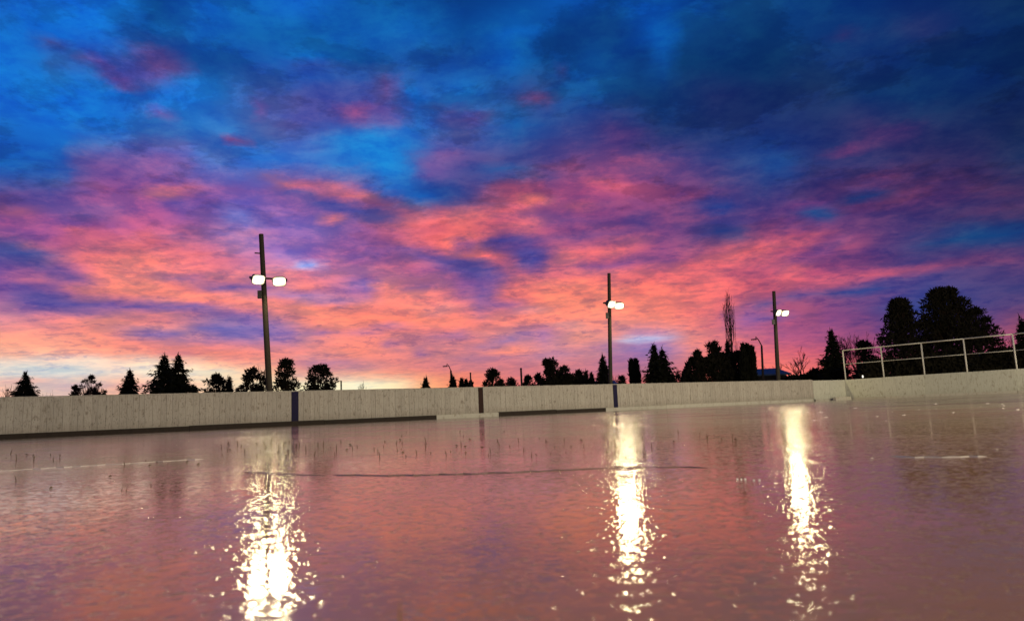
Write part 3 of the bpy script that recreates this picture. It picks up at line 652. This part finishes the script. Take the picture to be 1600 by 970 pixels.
def clumpy(root, H, W, seed, base=.15, pts=None, csize=.16, dens=1.0, leaf=.20, profile='round', spiky=.6, vb=0.0):
    """pine or round tree: limbs ending in tufts, open between them"""
    R = rng(seed); trunk_obj(H * .85, max(.08, H * .022), root, R.uniform(-.2, .2))
    z0 = H * base; hh = H - z0; cl = []
    ncl = int((46 if pts is None else pts) * dens)
    tries = 0
    while len(cl) < ncl and tries < 6000:
        tries += 1
        tt = R.uniform(0, 1)
        if profile == 'round': pr = (math.sin(math.pi * min(1, tt * .92 + .13)) ** .55)
        elif profile == 'cone': pr = min(1.25, ((1 - tt) / (1 - vb)) ** .72) + .03
        elif profile == 'dome': pr = math.sqrt(max(0, 1 - (tt * .98) ** 1.4)) * (.86 + .14 * min(1, tt * 4))
        elif profile == 'fan': pr = .35 + .65 * tt if tt < .8 else 1 - (tt - .8) * 2.2
        rad = W / 2 * pr
        q = math.sqrt(R.uniform(0.12, 1)) * rad; az = R.uniform(0, 6.283)
        c = np.array([q * math.cos(az), q * math.sin(az), z0 + hh * tt])
        cr = csize * W * R.uniform(.55, 1.15)
        if c[2] + cr > H * 1.01: c[2] = H - cr * .9
        cl.append((c, cr))
    cl.append((np.array([0, 0, H - csize * W * .45]), csize * W * .6))
    cs, a1, a2 = [], [], []
    mb = MB()
    for c, cr in cl:
        n = int(max(40, 105 * (cr / .55) ** 1.5)); n = min(n, 420)
        d = unit(R.normal(0, 1, (n, 3))); r = cr * R.uniform(.25, 1, (n, 1)) ** .6
        P = c + d * r * np.array([1.1, 1.1, .8])
        sz = leaf * R.uniform(.6, 1.3, (n, 1))
        cs.append(P); a1.append(unit(R.normal(0, 1, (n, 3))) * sz * .75); a2.append(unit(d + np.array([0, 0, .35]) + R.normal(0, spiky, (n, 3))) * sz * 1.25)
        st = np.array([0, 0, max(H * .08, c[2] * .72)])
        if R.uniform() < .6: mb.tube([st, st * .4 + c * .6 + np.array([0, 0, -.1]), c], [H * .007, H * .005, .015], 5, False)
    mb.obj('limbs', M_BARK, root)
    V, F = tris(np.concatenate(cs), np.concatenate(a1), np.concatenate(a2))
    mesh_obj('crown', V, F, M_LEAF2, root)
def column_tree(root, H, W, seed, tops=1):
    R = rng(seed); trunk_obj(H * .9, .09, root)
    n = int(900 + 260 * H * W); tt = R.uniform(0, 1, n)
    az = R.uniform(0, 6.283, n)
    pr = np.minimum(1, (1 - tt) * 3.2) ** .6 * (.82 + .18 * np.sin(tt * 9 + az * 2 + seed))
    rr = W / 2 * pr * np.sqrt(R.uniform(.3, 1.05, n))
    P = np.stack([rr * np.cos(az), rr * np.sin(az), H * (.04 + .94 * tt)], 1)
    out = np.stack([np.cos(az) * .35, np.sin(az) * .35, np.ones(n)], 1) + R.normal(0, .25, (n, 3))
    sz = .26 * R.uniform(.6, 1.25, (n, 1))
    V, F = tris(P, unit(R.normal(0, 1, (n, 3))) * sz * .8, unit(out) * sz * 1.4)
    mesh_obj('crown', V, F, M_LEAF, root)
def bare(root, H, W, seed, mat, upright=.5, stems=1, thin=1.0, depth=5):
    R = random.Random(seed); mt_ = MB(); mb = MB()
    def grow(p, d, L, r, lev):
        mid = p + d * L * .5 + Vector((R.uniform(-1, 1), R.uniform(-1, 1), R.uniform(-.4, .4))) * L * .06
        e = p + d * L
        (mt_ if lev == 0 else mb).tube([p, mid, e], [r, r * .85, r * .7], 5 if lev < 2 else 3, lev == 0)
        if lev >= depth: return
        for k in range(R.choice((2, 3, 3)) if lev else R.choice((4, 5))):
            f = R.uniform(.45, 1.0) if k else 1.0
            a = Vector((R.uniform(-1, 1), R.uniform(-1, 1), R.uniform(-.3, .5)))
            nd = (d * (1.0 + upright) + a * (1.05 - upright * .7)).normalized()
            nd.z += .15 * upright; nd.normalize()
            sc_ = R.uniform(.55, .80)
            grow(p + d * L * f, nd, L * sc_, max(.010 * thin, r * .62), lev + 1)
    for i in range(stems):
        o = Vector((R.uniform(-.3, .3) * (stems > 1) * W * .4, R.uniform(-.2, .2), 0))
        grow(o, Vector((R.uniform(-.08, .08), R.uniform(-.08, .08), 1)).normalized(), H * .30, H * .013 * thin, 0)
    # scale to the wanted height and spread
    V = np.array(mb.V); k = H / max(V[:, 2].max(), .1); kx = W / max(np.ptp(V[:, 0]), .1)
    kx = k * np.clip(kx / k, .35, 1.8)
    for q in (mb, mt_): q.V = [(v[0] * kx, v[1] * kx, v[2] * k) for v in q.V]
    mt_.obj('trunk', mat, root); mb.obj('branches', mat, root)
def poplar(root, H, W, seed, mat):
    R = random.Random(seed); tr = MB(); mb = MB()
    tr.tube([(0, 0, 0), (.03, 0, H * .5), (0, 0, H)], [H * .014, H * .008, .012], 6); tr.obj('trunk', mat, root)
    for i in range(52):
        z = H * R.uniform(.22, .95); az = R.uniform(0, 6.283); L = (H - z) * R.uniform(.35, .75) + .35
        sp = W / 2 * R.uniform(.5, 1.05) * min(1, (H - z) / H * 2.4 + .1)
        a = Vector((math.cos(az) * sp, math.sin(az) * sp, 0))
        p = Vector((0, 0, z)); e = p + a + Vector((0, 0, L)); m_ = p + a * .75 + Vector((0, 0, L * .35))
        mb.tube([p, m_, e], [.024, .018, .010], 4, False)
        for j in range(3):
            f = R.uniform(.3, .95); q = m_ * (1 - f) + e * f; 
            mb.tube([q, q + Vector((R.uniform(-.25, .25), R.uniform(-.25, .25), R.uniform(.3, .8)))], [.009, .006], 3, False)
    mb.obj('branches', mat, root)
def hedge(root, L, H, seed, lump=.35, depth=1.6):
    R = rng(seed); n = int(L * H * 300); x = R.uniform(-L / 2, L / 2, n)
    top = H * (1 - lump * .5 + lump * .5 * (np.sin(x * 1.1 + seed) * .5 + np.sin(x * 2.7 + seed * 2) * .3 + np.sin(x * 6.1) * .2))
    edge = np.clip((L / 2 - np.abs(x)) / min(1.6, L * .25), .12, 1) ** .6
    z = top * edge * (1 - R.uniform(0, 1, n) ** 1.6 * .97)
    P = np.stack([x, R.uniform(-depth / 2, depth / 2, n), z], 1); sz = .24 * R.uniform(.6, 1.4, (n, 1))
    V, F = tris(P, unit(R.normal(0, 1, (n, 3))) * sz, unit(R.normal(0, .6, (n, 3)) + np.array([0, 0, .6])) * sz * 1.2)
    mesh_obj('crown', V, F, M_LEAF2, root)
    mb = MB()
    for k in range(max(3, int(L / 1.2))): 
        xk = -L / 2 + L * (k + .5) / max(3, int(L / 1.2)); mb.tube([(xk, 0, 0), (xk + .1, 0, H * .6)], [.05, .02], 5)
    mb.obj('stems', M_BARK, root)

def board_top_y(px):
    return float(np.interp(px, [0, 460, 750, 960, 1200, 1272, 1322, 1382, 1446, 1513, 1600], [621, 613, 606, 600, 595, 592.5, 590, 587, 583, 578, 574]))
# (kind, x, top y, width at the boards' edge, depth, label, options)
TREES = [
('twiggy', 10, 600, 30, 70, 'pale bare shrub at the left edge of the photo', {}),
('spruce', 40, 582, 42, 62, 'single pointed spruce nearest the left edge of the skyline', dict(ragged=.22)),
('twiggy', 74, 609, 18, 70, 'pale twiggy shrub just right of the leftmost spruce', {}),
('clumpy', 118, 603, 21, 75, 'small rounded bushy tree left of the open branched tree', dict(pts=26, csize=.2)),
('open', 143, 585, 36, 72, 'thin open crowned tree with see-through branches left of the wide spruce', {}),
('clumpy', 164, 611, 7, 78, 'tiny bush between the open tree and the wide spruce', dict(pts=10, csize=.3)),
('wide', 203, 578, 58, 62, 'wide spruce with long side boughs sticking out to the left', {}),
('spruce', 257, 554, 52, 60, 'left one of the two tall touching spruces', dict(ragged=.42, droop=.3)),
('spruce', 279, 554, 50, 61, 'right one of the two tall touching spruces', dict(ragged=.40, droop=.3)),
('clumpy', 302, 604, 11, 66, 'small dark bush at the right foot of the twin tall spruces', dict(pts=14, csize=.3)),
('clumpy', 338, 584, 38, 68, 'compact rounded dark tree beside a narrow little spruce', dict(pts=46, csize=.17)),
('spruce', 358, 589, 15, 70, 'narrow little spruce at the right of the compact rounded tree', dict(ragged=.3)),
('clumpy', 396, 575, 50, 62, 'ragged dark tree directly left of the tallest floodlight pole', dict(pts=42, csize=.14, spiky=.9, leaf=.24)),
('bare', 411, 568, 14, 84, 'faint bare twigs rising behind the tree left of the tallest pole', dict(twig=1)),
('clumpy', 447, 561, 48, 60, 'big round topped tree directly right of the tallest floodlight pole', dict(pts=90, csize=.14, profile='dome', base=.1)),
('clumpy', 500, 570, 60, 62, 'broad domed tree second to the right of the tallest floodlight pole', dict(pts=62, csize=.14, profile='dome', base=.2)),
('bare', 565, 593, 12, 80, 'slight bare sapling alone against the yellow horizon', dict(twig=1)),
('spruce', 665, 590, 17, 72, 'small lone bushy spruce right of the yellow horizon glow', dict(ragged=.3)),
('spruce', 707, 587, 16, 70, 'small spruce hiding the foot of the small curved street lamp', dict(ragged=.25)),
('column', 721, 593, 7, 72, 'leftmost of three little column shaped evergreens near the dark red stripe', {}),
('column', 728, 595, 8, 73, 'middle one of three little column shaped evergreens near the dark red stripe', {}),
('column', 735.5, 597, 8, 72, 'rightmost of three little column shaped evergreens near the dark red stripe', {}),
('clumpy', 769, 576, 25, 66, 'dark egg shaped tree standing right of the dark red stripe', dict(pts=90, csize=.17, profile='cone', base=.05)),
('clumpy', 783, 594, 9, 68, 'small bush tucked against the egg shaped tree', dict(pts=12, csize=.3)),
('clumpy', 799, 590, 17, 72, 'small peaked bush between egg shaped tree and thin post', dict(pts=20, csize=.26, profile='cone')),
('clumpy', 826, 587, 14, 70, 'small rounded tree right of the tall thin post', dict(pts=20, csize=.26, profile='cone')),
('clumpy', 841, 584, 18, 72, 'medium bush filling in left of the double topped tree', dict(pts=26, csize=.25)),
('clumpy', 853, 561, 20, 64, 'left top of the double topped dark tree cluster', dict(pts=44, csize=.26, profile='cone', base=.05)),
('clumpy', 862, 560, 26, 65, 'right top of the double topped dark tree cluster', dict(pts=48, csize=.22, profile='cone', base=.05)),
('clumpy', 881, 572, 24, 66, 'rounded tree sloping down right of the double topped cluster', dict(pts=36, csize=.22)),
('hedge', 890, 581, 76, 68, 'low dark hedge joining trees left of the middle floodlight pole', {}),
('clumpy', 904, 579, 20, 70, 'round shrub at the right end of the low hedge', dict(pts=26, csize=.24)),
('spruce', 915, 579, 10, 72, 'first tiny pointed conifer left of the slim spruce', {}),
('spruce', 924, 582, 9, 72, 'second tiny pointed conifer left of the slim spruce', {}),
('spruce', 941, 556, 24, 64, 'slim pointed spruce just left of the middle floodlight pole', dict(ragged=.3)),
('clumpy', 971, 588, 12, 74, 'little bush right of the middle floodlight pole foot', dict(pts=14, csize=.3)),
('bare', 964, 585, 14, 86, 'faint bare twigs behind the middle floodlight pole foot', dict(twig=1)),
('column', 986, 562, 9, 66, 'left one of the twin narrow cypresses', {}),
('column', 993.5, 562, 11, 66, 'right one of the twin narrow cypresses', {}),
('spruce', 1021, 538, 36, 62, 'taller left spruce of the ragged pair right of the twin cypresses', dict(ragged=.5, droop=.3)),
('spruce', 1034, 545, 42, 63, 'shorter right spruce of the ragged pair right of the twin cypresses', dict(ragged=.35)),
('bare', 1062, 566, 24, 74, 'low bare grey tree between the spruce pair and the dark thicket', dict(twig=1, dense=1)),
('bare', 1075, 555, 10, 78, 'thin upright bare twigs at the left end of the dark thicket', dict(twig=1, up=.9)),
('clumpy', 1089, 547, 18, 66, 'pointed conifer at the left shoulder of the dark thicket', dict(pts=40, csize=.24, profile='cone', base=.05, spiky=.8)),
('hedge', 1104, 553, 100, 67, 'left half of the tall dark thicket under the bare poplar', dict(lump=.12)),
('hedge', 1148, 549, 64, 68, 'right half of the tall dark thicket next to the cypress trio', dict(lump=.12)),
('clumpy', 1114, 535, 24, 70, 'spiky fan topped pine poking out of the dark thicket', dict(pts=36, csize=.18, profile='fan', base=.55, spiky=.9, leaf=.26)),
('poplar', 1136, 460, 19, 70, 'tall thin bare poplar rising out of the dark thicket', {}),
('spruce', 1136, 533, 14, 69, 'slim dark conifer wrapped round the foot of the bare poplar', {}),
('column', 1160, 538, 13, 65, 'left cypress of the trio at the right end of the thicket', {}),
('column', 1167, 539, 12, 66, 'middle cypress of the trio at the right end of the thicket', {}),
('column', 1173.5, 541, 12, 65, 'right cypress of the trio at the right end of the thicket', {}),
('bare', 1247, 540, 44, 66, 'bare spreading tree between the right floodlight pole and a spruce', dict(twig=1)),
('bare', 1212, 566, 36, 84, 'low faint bare tree behind the right floodlight pole', dict(twig=1)),
('hedge', 1268, 577, 120, 64, 'low dark hedge right of the right floodlight pole', dict(lump=.3)),
('spruce', 1298, 517, 48, 60, 'dense pointed spruce left of the railing start', dict(ragged=.26)),
('bare', 1317, 520, 30, 68, 'bare tree right behind the first railing post', dict(twig=1, dense=1)),
('bare', 1338, 517, 46, 70, 'taller bare tree inside the first bay of the railing', dict(twig=1, dense=1)),
('clumpy', 1350, 532, 30, 60, 'blunt topped dark conifer inside the first bay of the railing', dict(pts=64, csize=.26, profile='cone', base=.02)),
('clumpy', 1403, 466, 80, 56, 'smaller left tree of the big dark pine group behind the railing', dict(pts=210, csize=.095, profile='cone', base=.12, leaf=.19, spiky=.7)),
('clumpy', 1471, 450, 114, 55, 'tallest middle tree of the big dark pine group behind the railing', dict(pts=300, csize=.075, profile='dome', base=.24, leaf=.19, spiky=.7)),
('clumpy', 1523, 481, 72, 58, 'right tree of the big dark pine group with open lower boughs', dict(pts=130, csize=.095, profile='round', base=.3, leaf=.19, spiky=.7)),
('hedge', 1430, 556, 210, 53, 'long dark hedge below the big pine group behind the railing', dict(lump=.15)),
('hedge', 1560, 546, 110, 54, 'dark hedge at the right edge behind the railing', dict(lump=.2)),
('bare', 1572, 521, 34, 62, 'bare bush left of the spruce at the right edge', dict(twig=1, dense=1)),
('spruce', 1595, 497, 38, 56, 'pointed spruce at the right edge of the photo', dict(ragged=.3)),
('clumpy', 1551, 537, 14, 58, 'small rounded bush at the right foot of the pine group', dict(pts=16, csize=.28)),
]
GN = {'spruce': ('spruce_tree', 'tree', 'evergreen trees beyond the boards'), 'wide': ('spruce_tree', 'tree', 'evergreen trees beyond the boards'),
      'clumpy': ('pine_tree', 'tree', 'evergreen trees beyond the boards'), 'open': ('pine_tree', 'tree', 'evergreen trees beyond the boards'),
      'column': ('cypress_tree', 'tree', 'evergreen trees beyond the boards'), 'bare': ('bare_tree', 'tree', 'bare trees beyond the boards'),
      'twiggy': ('bare_shrub', 'shrub', 'bare trees beyond the boards'), 'poplar': ('poplar_tree', 'tree', 'bare trees beyond the boards'), 'hedge': ('hedge', 'hedge', 'hedges beyond the boards')}
for i, (kind, px, ty, wpx, Y, lab, op) in enumerate(TREES):
    top = at(px, ty, Y); H = top.z; ppm = FPX / (Y * math.cos(PITCH))
    bz = at(px, board_top_y(px), Y).z
    vis = max(.3, H - bz)
    Wm = wpx / ppm
    nm, cat, grp = GN[kind]
    if kind == 'clumpy' and ('bush ' in lab + ' ' or 'shrub' in lab): nm, cat = 'shrub', 'shrub'
    root = empty(nm, (top.x, top.y, -.06), RNG.uniform(0, 6.28) if kind != 'hedge' else math.radians(-4)); tag(root, lab, cat, grp)
    H += .06
    sd_ = 100 + i * 7
    if kind == 'spruce':
        Wg = Wm * min(2.0, (H / vis) ** .8); spruce(root, H, Wg * 1.18, sd_, **{k: v for k, v in op.items()})
    elif kind == 'wide':
        spruce(root, H, Wm * 1.25, sd_, ragged=.35, droop=.1)
    elif kind == 'clumpy':
        o2 = dict(op); b0 = o2.pop('base', .15)
        bmin = max(.02, (bz * .75) / H) if 'base' not in op else b0
        if b0 > .1 and bz / H > .4: bmin = max(bmin, bz / H * .8)
        bb = min(bmin, .8) if b0 <= .3 else max(b0, bmin)
        clumpy(root, H, Wm * (1.12 if op.get('profile') == 'cone' else .95), sd_, base=bb, vb=min(.7, max(0, (bz / H - bb) / (1 - bb)) + .08), **o2)
    elif kind == 'open':
        bare(root, H, Wm, sd_, M_BARK, .5, 3, 1.3, 5)
        clumpy(root, H * .97, Wm * .8, sd_ + 1, base=.55, pts=18, csize=.11)
    elif kind == 'column': column_tree(root, H, Wm * .96, sd_)
    elif kind == 'bare': bare(root, H, Wm, sd_, M_TWIG, op.get('up', .45), 2 if op.get('dense') else 1, 1.15, 6 if op.get('dense') else 5)
    elif kind == 'twiggy': bare(root, H, Wm, sd_, M_PALETWIG, .6, 4, 1.0, 4)
    elif kind == 'poplar': poplar(root, H, Wm, sd_, M_TWIG)
    elif kind == 'hedge': hedge(root, Wm, H, sd_, **op)

# ------------------------------------------------------------------ houses, lamps and posts beyond the boards
def house(px0, px1, ridge_y, eave_y, Y, label, depth=8.0, rz=0.0):
    a, e = at(px0, ridge_y, Y), at(px1, ridge_y, Y); wz = (e - a).length; hr = at((px0 + px1) / 2, ridge_y, Y).z; he = at((px0 + px1) / 2, eave_y, Y).z
    he = min(he, hr - .6)
    c = (a + e) / 2; r = empty('house', (c.x, c.y + depth / 2, -.06), rz); tag(r, label, 'house', 'houses beyond the boards')
    mb = MB(); mb.box(-wz / 2 + .4, wz / 2 - .4, -depth / 2 + .4, depth / 2 - .4, 0, he); mb.obj('wall', M_WALL, r)
    for sg in (-1, 1):
        mb = MB(); y1 = sg * depth / 2
        V = [(-wz / 2, y1, he - .1), (wz / 2, y1, he - .1), (wz / 2, 0, hr), (-wz / 2, 0, hr)]
        V += [(v[0], v[1], v[2] + .14) for v in V]
        mb.add(V, [(0, 1, 2, 3), (4, 5, 6, 7), (0, 1, 5, 4), (1, 2, 6, 5), (2, 3, 7, 6), (3, 0, 4, 7)]); mb.obj('roof_slope', M_ROOF, r)
    for sg in (-1, 1):
        x = sg * (wz / 2 - .4); mesh_obj('gable', [(x, -depth / 2 + .4, he), (x, depth / 2 - .4, he), (x, 0, hr - .05), (x - sg * .2, -depth / 2 + .4, he), (x - sg * .2, depth / 2 - .4, he), (x - sg * .2, 0, hr - .05)], [(0, 1, 2), (3, 5, 4), (0, 2, 5, 3), (1, 4, 5, 2)], M_WALL, r)
    for k in range(2):
        xw = -wz * .22 + k * wz * .44
        mb = MB(); mb.box(xw - .5, xw + .5, -depth / 2 + .36, -depth / 2 + .41, max(.8, he - 1.5), he - .5); mb.obj('window', M_HOUSING, r)
    return r
house(1168, 1236, 574, 584, 72, 'low house with a blue roof behind the right floodlight pole')
house(906, 968, 594, 598, 76, 'low blue roofed house just showing left of the middle floodlight pole foot')
house(1556, 1650, 545, 557, 60, 'house with a blue roof at the right edge behind the railing', 9)

def street_lamp(px, top_y, arm_px, arm_y, Y, label):
    b0 = at(px, board_top_y(px), Y); j = at(px - 1, top_y, Y); e = at(arm_px, arm_y, Y)
    r = empty('street_lamp', (b0.x, b0.y, -.06)); tag(r, label, 'street lamp', 'street lamps beyond the boards')
    o = Vector((b0.x, b0.y, -.06)); J = Vector((j.x, j.y, j.z)) - o; E = Vector((e.x, e.y, e.z)) - o
    mb = MB(); mb.tube([(0, 0, 0), J * .5, J], [.13, .11, .09], 8); mb.obj('post', M_DARKPOST, r)
    mb = MB(); mb.tube([J, J * .6 + E * .4 + Vector((0, 0, .25)), J * .12 + E * .88 + Vector((0, 0, .30)), E], [.055, .05, .045, .04], 6); mb.obj('arm', M_DARKPOST, r)
    d = (E - J); d.z = 0; d.normalize()
    mb = MB(); mb.box(-.24, .24, -.08, .08, -.06, .04, Matrix.Translation(E + d * .12) @ Matrix.Rotation(math.atan2(d.y, d.x), 4, 'Z')); mb.obj('lamp_head', M_DARKPOST, r)
street_lamp(1191, 540, 1180, 530, 66, 'unlit street lamp with curved arm between the cypress trio and right floodlight pole')
street_lamp(705.5, 579, 697.5, 572, 74, 'small unlit street lamp with slanted arm above a small spruce')
for px, ty, Y, wd_, lab in ((814, 576, 66, .10, 'tall thin dark post left of the small rounded tree'), (735, 583, 68, .08, 'thin dark post above the three column shaped evergreens'),
                       (533, 596, 60, .07, 'short dark post at the right of the broad domed tree'), (370, 608, 60, .07, 'stubby dark post right of the narrow little spruce'), (795, 591, 68, .05, 'short thin post behind the small peaked bush')):
    p = at(px, ty, Y); r = empty('utility_post', (p.x, p.y, -.06)); tag(r, lab, 'post', 'posts beyond the boards')
    mb = MB(); mb.tube([(0, 0, 0), (0, 0, p.z + .06)], [wd_, wd_ * .85], 8); mb.obj('shaft', M_DARKPOST, r)
    mb = MB(); mb.tube([(0, 0, p.z + .06), (0, 0, p.z + .14)], [wd_ * 1.2, wd_ * .6], 8); mb.obj('cap', M_DARKPOST, r)
# the small white light seen over the end boards
p = at(1348, 588, 48); r = empty('yard_light', (p.x, p.y, -.06)); tag(r, 'tiny bright white light low behind the boards in the first railing bay', 'light')
mb = MB(); mb.tube([(0, 0, 0), (0, 0, p.z - .02)], .04, 6); mb.obj('post', M_DARKPOST, r)
mb = MB(); mb.tube([(0, 0, p.z - .04), (0, 0, p.z + .02), (0, 0, p.z + .10), (0, 0, p.z + .14)], [.02, .04, .04, .015], 8); mb.obj('bulb', M_BULB, r, True)

# ------------------------------------------------------------------ details on the ice
def ridge(name, pts, w, h, mat, seed, jit=.3):
    R = random.Random(seed); P = []
    for (a, b2) in zip(pts[:-1], pts[1:]):
        n = max(2, int(abs(b2[0] - a[0]) / 12))
        for k in range(n):
            f = k / n; P.append(ground(a[0] + (b2[0] - a[0]) * f, a[1] + (b2[1] - a[1]) * f + R.uniform(-.5, .5)))
    V, F = [], []
    for i, p in enumerate(P):
        d = (P[min(i + 1, len(P) - 1)] - P[max(i - 1, 0)]).normalized(); n = Vector((-d.y, d.x, 0))
        ww = w * R.uniform(1 - jit, 1 + jit); hh = h * R.uniform(1 - jit, 1 + jit)
        if i in (0, len(P) - 1): ww *= .2; hh *= .2
        V += [p - n * ww + Vector((0, 0, -.003)), p + Vector((0, 0, hh)), p + n * ww + Vector((0, 0, -.003))]
    for i in range(len(P) - 1):
        a = i * 3; F += [(a, a + 1, a + 4, a + 3), (a + 1, a + 2, a + 5, a + 4)]
    return mesh_obj(name, V, F, mat, ice)
ridge('crack', [(520, 742), (620, 743), (712, 741), (800, 738), (870, 735), (960, 731), (1050, 729.5), (1120, 730.5)], .007, .0022, M_RIDGE, 1)
ridge('crack', [(380, 737), (470, 742), (520, 742)], .006, .002, M_RIDGE, 2)
ridge('seam', [(-20, 737), (100, 729.5), (230, 722), (330, 716)], .004, .0016, M_SEAM, 3)
ridge('seam', [(1388, 713), (1430, 715), (1500, 713.5), (1556, 713)], .005, .0022, M_SEAM, 4)
# dry grass tips and leaf bits poking out of the ice
def stubble():
    R = random.Random(3); mb = MB()
    zones = [(380, 1060, 688, 716, 120), (0, 110, 708, 724, 26), (330, 470, 690, 712, 44), (590, 780, 690, 712, 36), (0, 290, 745, 768, 16), (600, 920, 674, 690, 26), (1050, 1180, 668, 690, 16), (960, 1020, 680, 700, 14), (150, 330, 716, 728, 16), (330, 560, 690, 706, 20)]
    for x0, x1, y0, y1, n in zones:
        for k in range(int(n * .45)):
            px, py = R.uniform(x0, x1), R.uniform(y0, y1)
            if py < horizon(px) + 16: py = horizon(px) + 16 + R.uniform(0, 10)
            p = ground(px, py); dist = p.length
            L = R.uniform(.2, 1) ** 1.7 * dist * .0085 + .003; w = dist * .00048
            dx = Vector((R.uniform(-1, 1), R.uniform(-.5, .5), 0)) * L * .5
            s = Vector((w, 0, 0))
            if R.random() < .30:      # a leaf bit lying flat
                a = R.uniform(0, 3.14); u = Vector((math.cos(a), math.sin(a), 0)) * dist * .0022; v2 = Vector((-u.y, u.x, 0)) * .5
                z = Vector((0, 0, .002 + dist * .0004)); mb.add([p - u + z * .3, p + v2 + z * 2, p + u + z, p - v2 + z * .3], [(0, 1, 2, 3)])
            else:
                m_ = p + Vector((0, 0, L * .6)) + dx * .35; e = p + Vector((0, 0, L)) + dx
                b0 = p - Vector((0, 0, .003))
                mb.add([b0 - s, b0 + s, m_ + s * .7, m_ - s * .7, e], [(0, 1, 2, 3), (3, 2, 4)])
    o = mb.obj('grass_stubble', M_GRASS); tag(o, 'dark grass tips and leaf bits frozen into the ice', 'grass', kind='stuff')
stubble()
# one grass blade close to the lens
p = ground(621, 1120); mb = MB()
e = at(626, 930, p.y)
mb.add([p + Vector((-.0020, 0, -.003)), p + Vector((.0020, 0, -.003)), (p + e) / 2 + Vector((.0012, 0, 0)), (p + e) / 2 - Vector((.0018, 0, 0)), e], [(0, 1, 2, 3), (3, 2, 4)])
mb.add([p + Vector((-.001, .001, -.003)), p + Vector((.001, .004, -.003)), p + Vector((.006, .004, .010))], [(0, 1, 2)])
o = mb.obj('grass_blade', M_BLADE); tag(o, 'blurred yellow grass blade standing at the bottom edge of the ice', 'grass blade')
# white chips standing in for lamp glints on the ice, and snow crumbs
def chip(R, r):
    mb = MB(); n = 6
    a = [(math.cos(6.283 * k / n) * r * R.uniform(.7, 1.2), math.sin(6.283 * k / n) * r * R.uniform(.7, 1.2), -.002) for k in range(n)]
    t_ = [(x * R.uniform(.4, .7), y * R.uniform(.4, .7), r * R.uniform(.5, 1.0)) for x, y, z in a]
    mb.add(a + t_, [(k, (k + 1) % n, (k + 1) % n + n, k + n) for k in range(n)] + [tuple(range(n, 2 * n))]); return mb
R = random.Random(5)
for px, py in ((1152, 749), (1158, 749), (1164, 749), (1178, 750.5), (1187, 750.5)):
    o = chip(R, .0028).obj('glint_chip', M_CHIP); o.location = ground(px, py); tag(o, 'tiny white chip standing in for a lamp glint left of the right lamp reflection', 'glint chip', 'row of glint chips')
mb = MB()
for k in range(26):
    px = R.uniform(1240, 1600); py = horizon(px) + R.uniform(14, 40)
    if k > 19: px, py = R.uniform(1180, 1560), R.uniform(680, 780)
    p = ground(px, py); c = chip(R, min(.04, p.length * .0012) * R.uniform(.5, 1.6))
    mb.add([(v[0] * 1.8 + p.x, v[1] + p.y, v[2] * .35 + p.z) for v in c.V], c.F)
o = mb.obj('snow_crumbs', M_SEAM); tag(o, 'scattered pale snow crumbs on the right side of the ice', 'snow', kind='stuff')
p = A + dirW * (S2 - .9) + nrmW * .35
mb = MB(); mb.box(-.75, .75, -.10, .10, -.01, .17); 
ch = mesh_obj('kerb_block', [(v[0] * (1 - .04 * (v[2] > .1)), v[1] * (1 - .2 * (v[2] > .1)), v[2]) for v in mb.V], mb.F, M_KICKP); ch.location = (p.x, p.y, 0); ch.rotation_euler = (0, 0, math.atan2(dirW.y, dirW.x) + .05)
tag(ch, 'pale low block lying at the foot of the corner boards', 'block')
